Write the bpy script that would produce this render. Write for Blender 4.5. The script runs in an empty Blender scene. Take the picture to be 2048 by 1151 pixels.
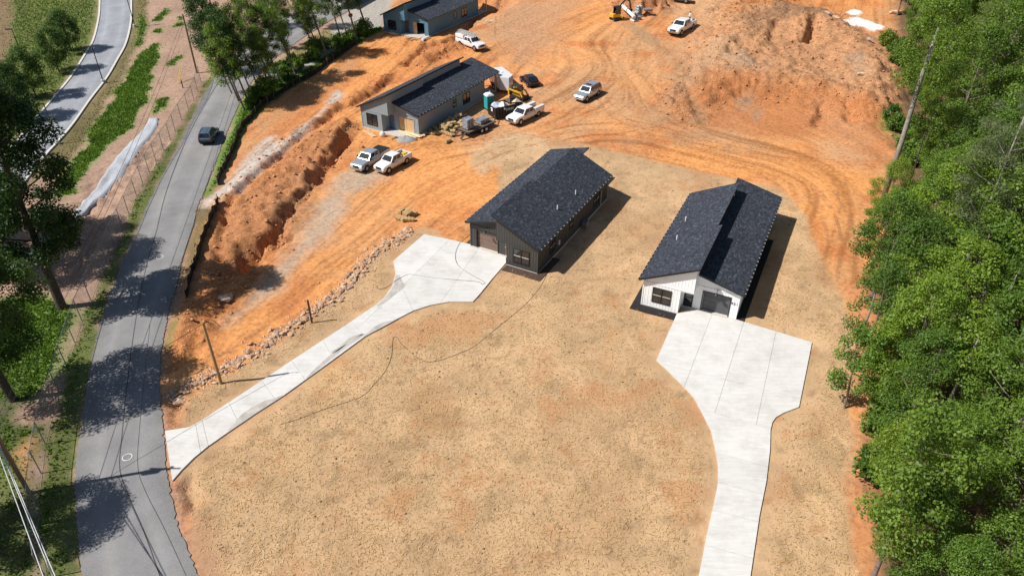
import bpy, bmesh, math, random
import numpy as np
from mathutils import Vector, Matrix
random.seed(7); RNG = np.random.default_rng(7)
S = bpy.context.scene
COL = S.collection

# ---------------------------------------------------------------- camera, sky, sun, exposure
CAM_H, PITCH, FPX = 42.0, 0.6089, 1482.45          # metres, radians below the horizon, focal length in photo pixels
cam = bpy.data.cameras.new('camera'); cam.sensor_width = 36.0; cam.lens = 36.0 * FPX / 2048.0
cam.clip_start = 0.5; cam.clip_end = 5000
cam_o = bpy.data.objects.new('camera', cam); COL.objects.link(cam_o)
cam_o.location = (0, 0, CAM_H); cam_o.rotation_euler = (math.pi / 2 - PITCH, 0, 0)
S.camera = cam_o
SUN_EL, SUN_AZ = math.radians(50), math.radians(14)   # shadows run along +X turned 14 deg towards +Y
sdir = Vector((math.cos(SUN_AZ) * math.cos(SUN_EL), math.sin(SUN_AZ) * math.cos(SUN_EL), -math.sin(SUN_EL)))
W = bpy.data.worlds.new('World'); S.world = W; W.use_nodes = True
nt = W.node_tree; bg = nt.nodes['Background']
sky = nt.nodes.new('ShaderNodeTexSky'); sky.sky_type = 'NISHITA'; sky.sun_disc = False
sky.sun_elevation = SUN_EL
sky.sun_rotation = math.atan2(-sdir.x, -sdir.y)
nt.links.new(sky.outputs[0], bg.inputs[0]); bg.inputs[1].default_value = 0.06
sl = bpy.data.lights.new('sun', 'SUN'); sl.energy = 4.6; sl.angle = math.radians(0.5); sl.color = (1.0, 0.955, 0.89)
so = bpy.data.objects.new('sun', sl); COL.objects.link(so)
so.rotation_euler = sdir.to_track_quat('-Z', 'Y').to_euler(); so.location = (-60, -20, 90)
S.view_settings.view_transform = 'Standard'; S.view_settings.look = 'None'
S.view_settings.exposure = 0.32; S.view_settings.gamma = 1.0

# ---------------------------------------------------------------- helpers: survey points
CP, SP = math.cos(PITCH), math.sin(PITCH)
def zb(y): return 0.0005 * np.maximum(0, y - 58.0) ** 2
def GZ(px, py, z):                                   # point of height z seen at photo pixel px, py
    a, b = px - 1024.0, py - 575.5
    d = b * CP + FPX * SP; t = (CAM_H - z) / d
    return Vector((a * t, (FPX * CP - b * SP) * t, z))
def G(px, py):                                       # the same on the rising site
    z = 0.0
    for _ in range(12):
        p = GZ(px, py, z); z = float(zb(np.array(p.y)))
    return GZ(px, py, z)
def GP(pts): return [tuple(G(*p)[:2]) for p in pts]
def spline(pts, n=6, closed=False):                  # Catmull-Rom through 2-D / 3-D points
    P = [np.array(p, float) for p in pts]; out = []
    m = len(P); rng = range(m if closed else m - 1)
    for i in rng:
        if closed: a, b, c, d = P[i - 1], P[i], P[(i + 1) % m], P[(i + 2) % m]
        else: a, b, c, d = P[max(i - 1, 0)], P[i], P[i + 1], P[min(i + 2, m - 1)]
        for k in range(n):
            t = k / n
            out.append(0.5 * ((2 * b) + (c - a) * t + (2 * a - 5 * b + 4 * c - d) * t * t + (3 * b - a - 3 * c + d) * t ** 3))
    if not closed: out.append(P[-1])
    return out

# ---------------------------------------------------------------- helpers: objects
def tag(o, label=None, cat=None, group=None, kind=None):
    if label: o['label'] = label
    if cat: o['category'] = cat
    if group: o['group'] = group
    if kind: o['kind'] = kind
    return o
def empty(name, loc=(0, 0, 0), rz=0.0, label=None, cat=None, group=None):
    o = bpy.data.objects.new(name, None); COL.objects.link(o); o.empty_display_size = 0.3
    o.location = loc; o.rotation_euler = (0, 0, rz)
    return tag(o, label, cat, group)
def link(name, me, parent=None, mats=None):
    o = bpy.data.objects.new(name, me); COL.objects.link(o)
    if parent is not None: o.parent = parent
    return o
def copy_tree(o, parent=None):
    c = o.copy(); COL.objects.link(c); c.parent = parent
    for ch in o.children: copy_tree(ch, c)
    return c
class MB:
    def __init__(s): s.v = []; s.f = []; s.m = []
    def add(s, vs, fs, mi=0):
        b = len(s.v); s.v += [tuple(map(float, v)) for v in vs]
        for f in fs: s.f.append(tuple(b + i for i in f)); s.m.append(mi)
        return s
    def quad(s, a, b, c, d, mi=0): return s.add([a, b, c, d], [(0, 1, 2, 3)], mi)
    def box(s, x0, x1, y0, y1, z0, z1, mi=0):
        vs = [(x, y, z) for x in (x0, x1) for y in (y0, y1) for z in (z0, z1)]
        return s.add(vs, [(0, 1, 3, 2), (4, 6, 7, 5), (0, 4, 5, 1), (2, 3, 7, 6), (0, 2, 6, 4), (1, 5, 7, 3)], mi)
    def bar(s, a, b, w, h=None, mi=0, up=(0, 0, 1)):           # square bar from a to b
        a, b = Vector(a), Vector(b); h = h or w; d = (b - a).normalized(); u = Vector(up)
        if abs(d.dot(u)) > .98: u = Vector((1, 0, 0))
        sd = d.cross(u).normalized() * (w / 2); up_ = sd.cross(d).normalized() * (h / 2)
        vs = [p + i * sd + j * up_ for p in (a, b) for i, j in ((-1, -1), (1, -1), (1, 1), (-1, 1))]
        return s.add(vs, [(3, 2, 1, 0), (4, 5, 6, 7), (0, 1, 5, 4), (1, 2, 6, 5), (2, 3, 7, 6), (3, 0, 4, 7)], mi)
    def tube(s, pts, rad, n=8, cap=True, mi=0):
        pts = [Vector(p) for p in pts]; m = len(pts)
        if not hasattr(rad, '__len__'): rad = [rad] * m
        vs = []; 
        for i, p in enumerate(pts):
            d = (pts[min(i + 1, m - 1)] - pts[max(i - 1, 0)]).normalized()
            u = Vector((0, 0, 1)) if abs(d.z) < .9 else Vector((1, 0, 0))
            a = d.cross(u).normalized(); b = a.cross(d)
            vs += [p + (a * math.cos(2 * math.pi * k / n) + b * math.sin(2 * math.pi * k / n)) * rad[i] for k in range(n)]
        fs = [(i * n + k, i * n + (k + 1) % n, (i + 1) * n + (k + 1) % n, (i + 1) * n + k) for i in range(m - 1) for k in range(n)]
        if cap: fs += [tuple(range(n))[::-1], tuple((m - 1) * n + k for k in range(n))]
        return s.add(vs, fs, mi)
    def cyl(s, a, b, r, n=16, mi=0): return s.tube([a, b], r, n, True, mi)
    def loft(s, rings, cap=True, mi=0):
        n = len(rings[0]); vs = [p for r in rings for p in r]
        fs = [(i * n + k, i * n + (k + 1) % n, (i + 1) * n + (k + 1) % n, (i + 1) * n + k) for i in range(len(rings) - 1) for k in range(n)]
        if cap: fs += [tuple(range(n))[::-1], tuple((len(rings) - 1) * n + k for k in range(n))]
        return s.add(vs, fs, mi)
    def prism(s, poly, z0, z1, mi=0):
        n = len(poly); vs = [(p[0], p[1], z0) for p in poly] + [(p[0], p[1], z1) for p in poly]
        fs = [tuple(range(n))[::-1], tuple(range(n, 2 * n))] + [(i, (i + 1) % n, n + (i + 1) % n, n + i) for i in range(n)]
        return s.add(vs, fs, mi)
    def mesh(s, name, mats, smooth=False, bevel=0, fix=True):
        me = bpy.data.meshes.new(name); me.from_pydata(s.v, [], s.f)
        for m in (mats if isinstance(mats, (list, tuple)) else [mats]): me.materials.append(m)
        me.polygons.foreach_set('material_index', s.m)
        if fix or bevel:
            bm = bmesh.new(); bm.from_mesh(me)
            if bevel:
                bmesh.ops.remove_doubles(bm, verts=bm.verts, dist=1e-4)
                bmesh.ops.bevel(bm, geom=list(bm.edges), offset=bevel, segments=2, affect='EDGES', clamp_overlap=True)
            bmesh.ops.recalc_face_normals(bm, faces=bm.faces); bm.to_mesh(me); bm.free()
        if smooth: me.polygons.foreach_set('use_smooth', [True] * len(me.polygons))
        me.update(); return me
    def build(s, name, mats, parent=None, smooth=False, bevel=0, label=None, cat=None, group=None, kind=None, fix=True):
        return tag(link(name, s.mesh(name, mats, smooth, bevel, fix), parent), label, cat, group, kind)
def np_mesh(name, V, F, mat=None, smooth=False):             # big meshes from arrays; F is n x 3 or n x 4
    me = bpy.data.meshes.new(name); k = F.shape[1]
    me.vertices.add(len(V)); me.vertices.foreach_set('co', np.ascontiguousarray(V, np.float32).ravel())
    me.loops.add(F.size); me.loops.foreach_set('vertex_index', np.ascontiguousarray(F, np.int32).ravel())
    me.polygons.add(len(F)); me.polygons.foreach_set('loop_start', np.arange(0, F.size, k, dtype=np.int32))
    if smooth: me.polygons.foreach_set('use_smooth', np.ones(len(F), bool))
    if mat: me.materials.append(mat)
    me.update(calc_edges=True); me.validate(); return me

# ---------------------------------------------------------------- helpers: materials
def nodes(name):
    m = bpy.data.materials.new(name); m.use_nodes = True
    return m, m.node_tree, m.node_tree.nodes['Principled BSDF']
def N(t, kind, **kw):
    n = t.nodes.new(kind)
    for k, v in kw.items(): setattr(n, k, v)
    return n
def noise(t, vec, scale, detail=4, rough=.6):
    n = N(t, 'ShaderNodeTexNoise'); n.inputs['Scale'].default_value = scale
    n.inputs['Detail'].default_value = detail; n.inputs['Roughness'].default_value = rough
    if vec is not None: t.links.new(vec, n.inputs['Vector'])
    return n.outputs['Fac']
def ramp(t, fac, stops):
    r = N(t, 'ShaderNodeValToRGB'); e = r.color_ramp.elements
    while len(e) < len(stops): e.new(.5)
    for i, (p, c) in enumerate(stops):
        e[i].position = p; e[i].color = (c[0], c[1], c[2], 1) if hasattr(c, '__len__') else (c, c, c, 1)
    t.links.new(fac, r.inputs[0]); return r.outputs[0]
def mix(t, fac, a, b, mode='MIX'):
    n = N(t, 'ShaderNodeMix', data_type='RGBA', blend_type=mode)
    for sock, val in ((n.inputs[0], fac), (n.inputs[6], a), (n.inputs[7], b)):
        if isinstance(val, bpy.types.NodeSocket): t.links.new(val, sock)
        elif hasattr(val, '__len__'): sock.default_value = (val[0], val[1], val[2], 1)
        else: sock.default_value = val
    return n.outputs[2]
def bump(t, b, h, strength=.5, dist=.05):
    n = N(t, 'ShaderNodeBump'); n.inputs['Strength'].default_value = strength; n.inputs['Distance'].default_value = dist
    t.links.new(h, n.inputs['Height']); t.links.new(n.outputs[0], b.inputs['Normal'])
MATS = {}
def M(name, c=(.5, .5, .5), rough=.7, metal=0.0, var=.18, scale=3.0, bmp=0.0, spec=.4, coat=0.0):
    if name in MATS: return MATS[name]
    m, t, b = nodes(name); tc = N(t, 'ShaderNodeTexCoord').outputs['Object']
    f = noise(t, tc, scale, 5, .65)
    lo = [x * (1 - var) for x in c]; hi = [min(1, x * (1 + var)) for x in c]
    t.links.new(ramp(t, f, [(.3, lo), (.7, hi)]), b.inputs['Base Color'])
    b.inputs['Roughness'].default_value = rough; b.inputs['Metallic'].default_value = metal
    b.inputs['Specular IOR Level'].default_value = spec; b.inputs['Coat Weight'].default_value = coat
    if bmp: bump(t, b, noise(t, tc, scale * 4, 4), bmp, .03)
    MATS[name] = m; return m

def ground_mat():
    m, t, b = nodes('ground'); tc = N(t, 'ShaderNodeTexCoord').outputs['Object']
    at = N(t, 'ShaderNodeAttribute', attribute_name='col').outputs['Color']
    ms = N(t, 'ShaderNodeAttribute', attribute_name='mask')
    sep = N(t, 'ShaderNodeSeparateColor'); t.links.new(ms.outputs['Color'], sep.inputs[0])
    straw, grass, rough_ = sep.outputs[0], sep.outputs[1], sep.outputs[2]
    # loose soil: speckle of lumps and pale crumbs
    f1 = noise(t, tc, 2.2, 8, .72); f2 = noise(t, tc, 9.0, 3, .6)
    soil = mix(t, 1.0, at, ramp(t, f1, [(.28, (.58, .53, .50)), (.5, (1, 1, 1)), (.74, (1.3, 1.29, 1.27))]), 'MULTIPLY')
    soil = mix(t, rough_, soil, mix(t, 1.0, soil, ramp(t, f2, [(.36, (.55, .5, .48)), (.52, (1, 1, 1)), (.72, (1.3, 1.3, 1.3))]), 'MULTIPLY'))
    # straw: crossed fibres, stretched noise in two directions
    fib = None
    for ang, sc in ((.6, (5, 30, 5)), (-.9, (5, 34, 5)), (1.9, (6, 28, 5))):
        mp = N(t, 'ShaderNodeMapping'); mp.inputs['Rotation'].default_value = (0, 0, ang); mp.inputs['Scale'].default_value = sc
        t.links.new(tc, mp.inputs[0]); f = noise(t, mp.outputs[0], 1.0, 3, .6)
        if fib is None: fib = f
        else:
            mx = N(t, 'ShaderNodeMath', operation='MAXIMUM'); t.links.new(fib, mx.inputs[0]); t.links.new(f, mx.inputs[1]); fib = mx.outputs[0]
    f3 = noise(t, tc, 8.0, 6, .8)
    strawc = mix(t, 1.0, at, ramp(t, fib, [(.40, (.84, .81, .78)), (.56, (.98, .98, .98)), (.75, (1.2, 1.2, 1.18))]), 'MULTIPLY')
    strawc = mix(t, 1.0, strawc, ramp(t, f3, [(.27, (.56, .50, .46)), (.40, (.97, .96, .95)), (.75, (1.12, 1.12, 1.12))]), 'MULTIPLY')
    grc = mix(t, 1.0, at, ramp(t, noise(t, tc, 7.0, 5, .75), [(.3, (.5, .55, .5)), (.5, (1, 1, 1)), (.72, (1.5, 1.45, 1.3))]), 'MULTIPLY')
    c = mix(t, straw, soil, strawc); c = mix(t, grass, c, grc)
    t.links.new(c, b.inputs['Base Color']); b.inputs['Roughness'].default_value = .95; b.inputs['Specular IOR Level'].default_value = .1
    h = N(t, 'ShaderNodeMath', operation='ADD'); t.links.new(f1, h.inputs[0])
    hh = N(t, 'ShaderNodeMath', operation='MULTIPLY'); t.links.new(fib, hh.inputs[0]); hh.inputs[1].default_value = .22
    h2 = N(t, 'ShaderNodeMath', operation='MULTIPLY'); t.links.new(hh.outputs[0], h2.inputs[0]); t.links.new(straw, h2.inputs[1]); t.links.new(h2.outputs[0], h.inputs[1])
    h3 = N(t, 'ShaderNodeMath', operation='MULTIPLY_ADD'); t.links.new(f2, h3.inputs[0]); t.links.new(rough_, h3.inputs[1]); t.links.new(h.outputs[0], h3.inputs[2])
    bump(t, b, h3.outputs[0], .65, .12)
    return m
def road_mat(name, c, dust, across=True):
    m, t, b = nodes(name); tc = N(t, 'ShaderNodeTexCoord').outputs['Object']
    f = noise(t, tc, .35, 6, .65); g = noise(t, tc, 14, 3, .7)
    base = ramp(t, f, [(.3, [x * .84 for x in c]), (.7, [x * 1.16 for x in c])])
    base = mix(t, 1.0, base, ramp(t, g, [(.3, (.78, .78, .78)), (.7, (1.22, 1.22, 1.22))]), 'MULTIPLY')
    base = mix(t, ramp(t, noise(t, tc, .16, 6, .7), [(.5, 0), (.72, .55)]), base, [x * .7 + y_ * .32 for x, y_ in zip(c, dust)])
    base = mix(t, ramp(t, noise(t, tc, .9, 5, .8), [(.66, 0), (.74, .45)]), base, [x * .6 for x in c])
    if across:
        a = N(t, 'ShaderNodeAttribute', attribute_name='across').outputs['Fac']
        ad = N(t, 'ShaderNodeMath', operation='MULTIPLY_ADD'); t.links.new(noise(t, tc, .8, 6, .7), ad.inputs[0]); ad.inputs[1].default_value = .35
        t.links.new(a, ad.inputs[2])
        base = mix(t, 1.0, base, ramp(t, a, [(0, (.96, .96, .96)), (.28, (1.0, 1.0, 1.0)), (.48, (1.13, 1.125, 1.11)), (.68, (1, 1, 1)), (.9, (.93, .92, .9))]), 'MULTIPLY')
        base = mix(t, ramp(t, ad.outputs[0], [(1.04, 0), (1.24, .85)]), base, dust)
    t.links.new(base, b.inputs['Base Color']); b.inputs['Roughness'].default_value = .88; b.inputs['Specular IOR Level'].default_value = .25
    bump(t, b, g, .25, .02); return m
def concrete_mat():
    m, t, b = nodes('concrete'); tc = N(t, 'ShaderNodeTexCoord').outputs['Object']
    mp = N(t, 'ShaderNodeMapping'); mp.inputs['Rotation'].default_value = (0, 0, .5); mp.inputs['Scale'].default_value = (.6, 4.5, 1); t.links.new(tc, mp.inputs[0])
    f = noise(t, mp.outputs[0], 1.0, 6, .7); g = noise(t, tc, .45, 6, .7)
    c = ramp(t, f, [(.28, (.535, .52, .50)), (.72, (.655, .645, .625))])
    c = mix(t, 1.0, c, ramp(t, g, [(.3, (.84, .825, .80)), (.55, (1.03, 1.03, 1.03))]), 'MULTIPLY')
    oi = N(t, 'ShaderNodeObjectInfo').outputs['Random']
    c = mix(t, 1.0, c, ramp(t, oi, [(0, (.95, .95, .94)), (1, (1.03, 1.03, 1.03))]), 'MULTIPLY')
    t.links.new(c, b.inputs['Base Color']); b.inputs['Roughness'].default_value = .85
    bump(t, b, noise(t, tc, 25, 3), .15, .01); return m
def shingle_mat():
    m, t, b = nodes('shingles'); tc = N(t, 'ShaderNodeUVMap').outputs['UV']
    br = N(t, 'ShaderNodeTexBrick'); t.links.new(tc, br.inputs['Vector'])
    br.inputs['Scale'].default_value = 1.0; br.inputs['Brick Width'].default_value = .32; br.inputs['Row Height'].default_value = .15
    br.inputs['Mortar Size'].default_value = .008; br.inputs['Bias'].default_value = -.1
    br.inputs['Color1'].default_value = (.022, .026, .036, 1); br.inputs['Color2'].default_value = (.056, .065, .086, 1)
    br.inputs['Mortar'].default_value = (.012, .013, .017, 1); br.offset = .5
    v = N(t, 'ShaderNodeTexVoronoi'); v.inputs['Scale'].default_value = 1.0
    mp = N(t, 'ShaderNodeMapping'); mp.inputs['Scale'].default_value = (4.2, 6.7, 1); t.links.new(tc, mp.inputs[0]); t.links.new(mp.outputs[0], v.inputs['Vector'])
    sp = N(t, 'ShaderNodeSeparateColor'); t.links.new(v.outputs['Color'], sp.inputs[0])
    c = mix(t, ramp(t, sp.outputs[0], [(.88, 0), (.92, .5)]), br.outputs['Color'], (.115, .132, .165))
    c = mix(t, 1.0, c, ramp(t, noise(t, tc, .35, 5), [(.3, (.93, .93, .94)), (.7, (1.1, 1.1, 1.1))]), 'MULTIPLY')
    t.links.new(c, b.inputs['Base Color']); b.inputs['Roughness'].default_value = .82; b.inputs['Specular IOR Level'].default_value = .35
    bump(t, b, br.outputs['Fac'], .3, -.02); return m
def leaf_mat(name, c1, c2, trans=.35):
    m, t, b = nodes(name); out = t.nodes['Material Output']
    geo = N(t, 'ShaderNodeNewGeometry').outputs['Random Per Island']
    oi = N(t, 'ShaderNodeObjectInfo').outputs['Random']
    tc = N(t, 'ShaderNodeTexCoord').outputs['Object']
    f = N(t, 'ShaderNodeMath', operation='MULTIPLY_ADD'); t.links.new(noise(t, tc, .5, 3), f.inputs[0]); f.inputs[1].default_value = 1.3; f.inputs[2].default_value = -.45
    g = N(t, 'ShaderNodeMath', operation='MULTIPLY_ADD'); t.links.new(geo, g.inputs[0]); g.inputs[1].default_value = .45; t.links.new(f.outputs[0], g.inputs[2])
    c = ramp(t, g.outputs[0], [(.05, c1), (.95, c2)])
    c = mix(t, 1.0, c, ramp(t, oi, [(0, (.55, .66, .70)), (.3, (.82, .92, .95)), (.65, (.95, 1.0, .92)), (1, (1.2, 1.14, .85))]), 'MULTIPLY')
    t.links.new(c, b.inputs['Base Color']); b.inputs['Roughness'].default_value = .5; b.inputs['Specular IOR Level'].default_value = .35
    tr = N(t, 'ShaderNodeBsdfTranslucent'); t.links.new(mix(t, 1.0, c, (1.25, 1.3, .6), 'MULTIPLY'), tr.inputs[0])
    ms = N(t, 'ShaderNodeMixShader'); ms.inputs[0].default_value = trans
    t.links.new(b.outputs[0], ms.inputs[1]); t.links.new(tr.outputs[0], ms.inputs[2]); t.links.new(ms.outputs[0], out.inputs[0])
    return m
def glass_mat(name, c, rough=.06):
    m, t, b = nodes(name); b.inputs['Base Color'].default_value = (*c, 1); b.inputs['Roughness'].default_value = rough
    tc = N(t, 'ShaderNodeTexCoord').outputs['Object']
    t.links.new(ramp(t, noise(t, tc, 1.3, 3), [(.35, [x * .6 for x in c]), (.65, [x * 1.5 for x in c])]), b.inputs['Base Color'])
    b.inputs['Specular IOR Level'].default_value = .8; b.inputs['Coat Weight'].default_value = .3; return m
def plank_mat(name, c):
    m, t, b = nodes(name); tc = N(t, 'ShaderNodeTexCoord').outputs['Object']
    mp = N(t, 'ShaderNodeMapping'); mp.inputs['Scale'].default_value = (.6, 9, 9); t.links.new(tc, mp.inputs[0])
    oi = N(t, 'ShaderNodeObjectInfo').outputs['Random']
    cc = ramp(t, noise(t, mp.outputs[0], 1.4, 4), [(.3, [x * .75 for x in c]), (.7, [min(1, x * 1.2) for x in c])])
    cc = mix(t, 1.0, cc, ramp(t, oi, [(0, (.75, .72, .7)), (1, (1.1, 1.1, 1.1))]), 'MULTIPLY')
    t.links.new(cc, b.inputs['Base Color']); b.inputs['Roughness'].default_value = .8; return m
# ================================================================ TERRAIN
CELL = 0.3
xs = np.arange(-132, 132, CELL); ys = np.arange(13, 192, CELL)
X, Y = np.meshgrid(xs, ys)
NTAB = {}
def vnoise(x, y, scale, seed):
    if seed not in NTAB: NTAB[seed] = np.random.default_rng(seed).random((256, 256)).astype(np.float32)
    T = NTAB[seed]; x = x * scale + seed * 17.3; y = y * scale + seed * 9.1
    xi = np.floor(x).astype(int); yi = np.floor(y).astype(int); fx = x - xi; fy = y - yi
    fx = fx * fx * (3 - 2 * fx); fy = fy * fy * (3 - 2 * fy)
    a = T[yi % 256, xi % 256]; b = T[yi % 256, (xi + 1) % 256]; c = T[(yi + 1) % 256, xi % 256]; d = T[(yi + 1) % 256, (xi + 1) % 256]
    return a * (1 - fx) * (1 - fy) + b * fx * (1 - fy) + c * (1 - fx) * fy + d * fx * fy
def fbm(x, y, scale, seed, octs=4, gain=.55):
    s = 0; a = 1; tot = 0
    for k in range(octs): s = s + a * vnoise(x, y, scale * 2.03 ** k, seed + k); tot += a; a *= gain
    return s / tot                                              # 0..1, mean .5
def seg_dist(pts, x, y):                                       # distance to a polyline
    D = np.full(np.shape(x), 1e9)
    for (x0, y0), (x1, y1) in zip(pts[:-1], pts[1:]):
        dx, dy = x1 - x0, y1 - y0; L = dx * dx + dy * dy + 1e-12
        t = np.clip(((x - x0) * dx + (y - y0) * dy) / L, 0, 1)
        D = np.minimum(D, (x - x0 - t * dx) ** 2 + (y - y0 - t * dy) ** 2)
    return np.sqrt(D)
def sdf(poly, x, y):                                            # signed distance, negative inside; far points left at 99
    p = np.array(poly); out = np.full(np.shape(x), 99.0)
    sel = (x > p[:, 0].min() - 8) & (x < p[:, 0].max() + 8) & (y > p[:, 1].min() - 8) & (y < p[:, 1].max() + 8)
    if not np.any(sel): return out
    xs_, ys_ = x[sel], y[sel]; ins = np.zeros(xs_.shape, bool)
    q = [tuple(a) for a in poly]; 
    for (x0, y0), (x1, y1) in zip(q, q[1:] + q[:1]):
        c = (y0 > ys_) != (y1 > ys_)
        ins ^= c & (xs_ < (x1 - x0) * (ys_ - y0) / (y1 - y0 + 1e-12) + x0)
    d = seg_dist(q + q[:1], xs_, ys_); out[sel] = np.where(ins, -d, d); return out
wob = (fbm(X, Y, .35, 11, 4) - .5) * 3.2                        # ragged region borders
fine = (fbm(X, Y, 1.2, 21, 3) - .5) * 2.0
def region(px, soft=.8, jag=1.0, smooth=False):                 # 0..1 mask of an outline surveyed off the photo
    pts = GP(px)
    if smooth: pts = [tuple(a) for a in spline(pts, 4, True)]
    d = sdf(pts, X, Y) + (wob + fine * .6) * jag
    return np.clip(.5 - d / (2 * soft), 0, 1)
def line(px, n=6): return [tuple(a) for a in spline(GP(px), n)]

# ---- outlines of the hard surfaces
ROAD_L = [(190, 1230), (165, 1151), (160, 1101), (153, 1034), (150, 967), (153, 907), (163, 850), (174, 767), (187, 701), (203, 641), (230, 561), (253, 507), (277, 457), (293, 414), (313, 374), (364, 277), (400, 203), (434, 150), (470, 108), (520, 66), (585, 26), (660, -14), (760, -60)]
ROAD_R = [(440, 1230), (397, 1151), (377, 1101), (357, 1050), (343, 994), (333, 940), (328, 874), (323, 817), (319, 767), (322, 700), (332, 651), (340, 611), (353, 571), (365, 517), (383, 461), (396, 412), (410, 380), (440, 300), (467, 233), (497, 173), (535, 130), (585, 90), (650, 48), (720, 10), (820, -40)]
R2_L = [(204, -60), (200, 0), (198, 33), (187, 80), (170, 110), (143, 153), (110, 193), (70, 240), (10, 312), (-80, 420)]
R2_R = [(266, -60), (263, 0), (262, 43), (252, 87), (233, 123), (213, 157), (180, 200), (147, 247), (117, 283), (90, 312), (20, 400), (-50, 490)]
DRIVE1 = [(330, 862), (380, 854), (403, 841), (482, 789), (581, 723), (688, 653), (706, 641), (753, 609), (768, 596), (784, 573), (791, 547), (787, 522), (848, 469), (952, 495), (993, 507), (1012, 510), (1012, 530), (946, 604), (899, 604), (860, 611), (826, 622), (795, 638), (729, 674), (669, 718), (611, 760), (568, 791), (515, 825), (456, 865), (416, 893), (388, 916), (364, 940), (345, 962)]
DRIVE2 = [(1354, 626), (1312.6, 720), (1336, 741), (1362, 767), (1388, 795), (1406, 829), (1422, 861), (1431, 900), (1436, 933), (1435.6, 965), (1426, 1013), (1413, 1070), (1397, 1151), (1360, 1330), (1455, 1330), (1501, 1151), (1519, 1031), (1533, 961), (1540, 900), (1541, 861), (1544.6, 845), (1552, 834.6), (1568, 825.5), (1598, 814), (1624, 685), (1474, 639), (1456, 634), (1404, 620), (1388, 617)]
GRAVEL = [(297, 240), (318, 238), (312, 260), (273, 310), (247, 347), (213, 384), (143, 447), (90, 492), (35, 535), (0, 563), (-60, 610), (-60, 575), (0, 538), (28, 520), (90, 474), (133, 440), (183, 384), (217, 337), (253, 293), (287, 257)]
FENCE = [(402, 163), (390, 197), (372, 225), (354, 253), (339, 284), (315, 319), (294, 354), (277, 387), (245, 455), (213, 524), (188, 584), (160, 650), (130, 745), (100, 845), (88, 910), (80, 967), (76, 1030), (84, 1110), (100, 1190)]
HOUSES = {'white': (-.4461, 11.9105, 57.3392, 0.02, 1, 19.04, 22.39, 8.72), 'dark': (-.4966, 2.6696, 61.7854, .312, -1, 18.91, 22.0, 8.43),
          'grey': (-.533, -21.413, 97.959, 1.094, 1, 19.25, 22.42, 8.6), 'blue': (-.52, -23.629, 136.78, 3.166, 1, 19.0, 22.2, 8.6)}
def hpt(h, u, v):
    ph, x, y, z, sg = HOUSES[h][:5]; c, s = math.cos(ph), math.sin(ph); u *= sg
    return (x + u * c - v * s, y + u * s + v * c)

Z = zb(Y)
hard = np.zeros_like(X)
def add_hard(poly, grow=.5): 
    global hard; hard = np.maximum(hard, np.clip(1 - (sdf(poly, X, Y) - grow) / 1.2, 0, 1))
rl, rr = line(ROAD_L, 5), line(ROAD_R, 5); add_hard(rl + rr[::-1])
r2l, r2r = line(R2_L, 5), line(R2_R, 5); add_hard(r2l + r2r[::-1])
d1w, d2w = GP(DRIVE1), GP(DRIVE2); add_hard(d1w); add_hard(d2w)
# building pads
pad = np.zeros_like(X)
for h, c in HOUSES.items():
    fp = [hpt(h, u, v) for u, v in ((-.3, -.3), (9.7, .6), (9.7, 22.5), (-.3, 19.5))]
    d = sdf(fp, X, Y); w = np.clip(1 - (d - .6) / 5.0, 0, 1); w = w * w * (3 - 2 * w)
    Z = Z * (1 - w) + (c[3] - .06) * w; pad = np.maximum(pad, np.clip(1 - d / .6, 0, 1))
hard = np.maximum(hard, pad)
rough = np.zeros_like(X)                                        # where the soil is cloddy
jit = fbm(X, Y, .8, 61, 4) - .5
def ridge(px, h, w, noise_amt=.6, off=0.0):
    global Z, rough
    d = seg_dist(line(px, 5), X, Y) + jit * w * 2.2
    k = np.exp(-(d / w) ** 2); n = fbm(X, Y, .9, 41, 4) * 2
    Z = Z + h * k * (1 - noise_amt + noise_amt * n) * (1 - hard); rough = np.maximum(rough, np.clip(np.exp(-(d / (w * 1.9)) ** 2) * 1.4, 0, 1))
# spoil bank and trench above the road
ridge([(690, 258), (676, 284), (650, 318), (618, 362), (584, 408), (556, 440)], 1.1, 1.15)
ridge([(694, 282), (668, 312), (640, 349), (604, 392), (577, 424), (548, 462), (510, 500), (484, 528)], -1.55, .8, .25)
ridge([(530, 478), (500, 500), (470, 535)], -.9, 1.8, .3)
ridge([(779, 152), (706, 196), (672, 213), (628, 246), (588, 273), (549, 310), (510, 341), (476, 374), (450, 400)], .28, .7, .9)
ridge([(782, 160), (709, 205), (675, 222), (631, 255), (592, 283), (553, 320), (514, 351), (482, 382), (456, 408), (447, 445), (441, 484), (436, 520)], -.62, .5, .75)
ridge([(640, 290), (590, 330), (540, 380), (505, 430)], .5, 2.6, .7)
ridge([(470, 560), (430, 600), (395, 640), (360, 690)], .45, 1.6, .9)
ridge([(347, 792), (341, 830), (347, 862)], -1.2, .55, .1); ridge([(366, 962), (374, 985), (380, 1010)], -1.0, .5, .2)
ridge([(345, 700), (340, 735)], -.5, .7, .5)
# trench by the blue house
ridge([(960, 12), (930, 55), (900, 85), (862, 92), (838, 108), (815, 126)], -.9, .7, .3); ridge([(905, 95), (868, 108), (850, 120)], .8, 1.5, .6)
ridge([(985, 15), (1000, 0), (1010, -20)], -.8, .7, .3)
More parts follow.
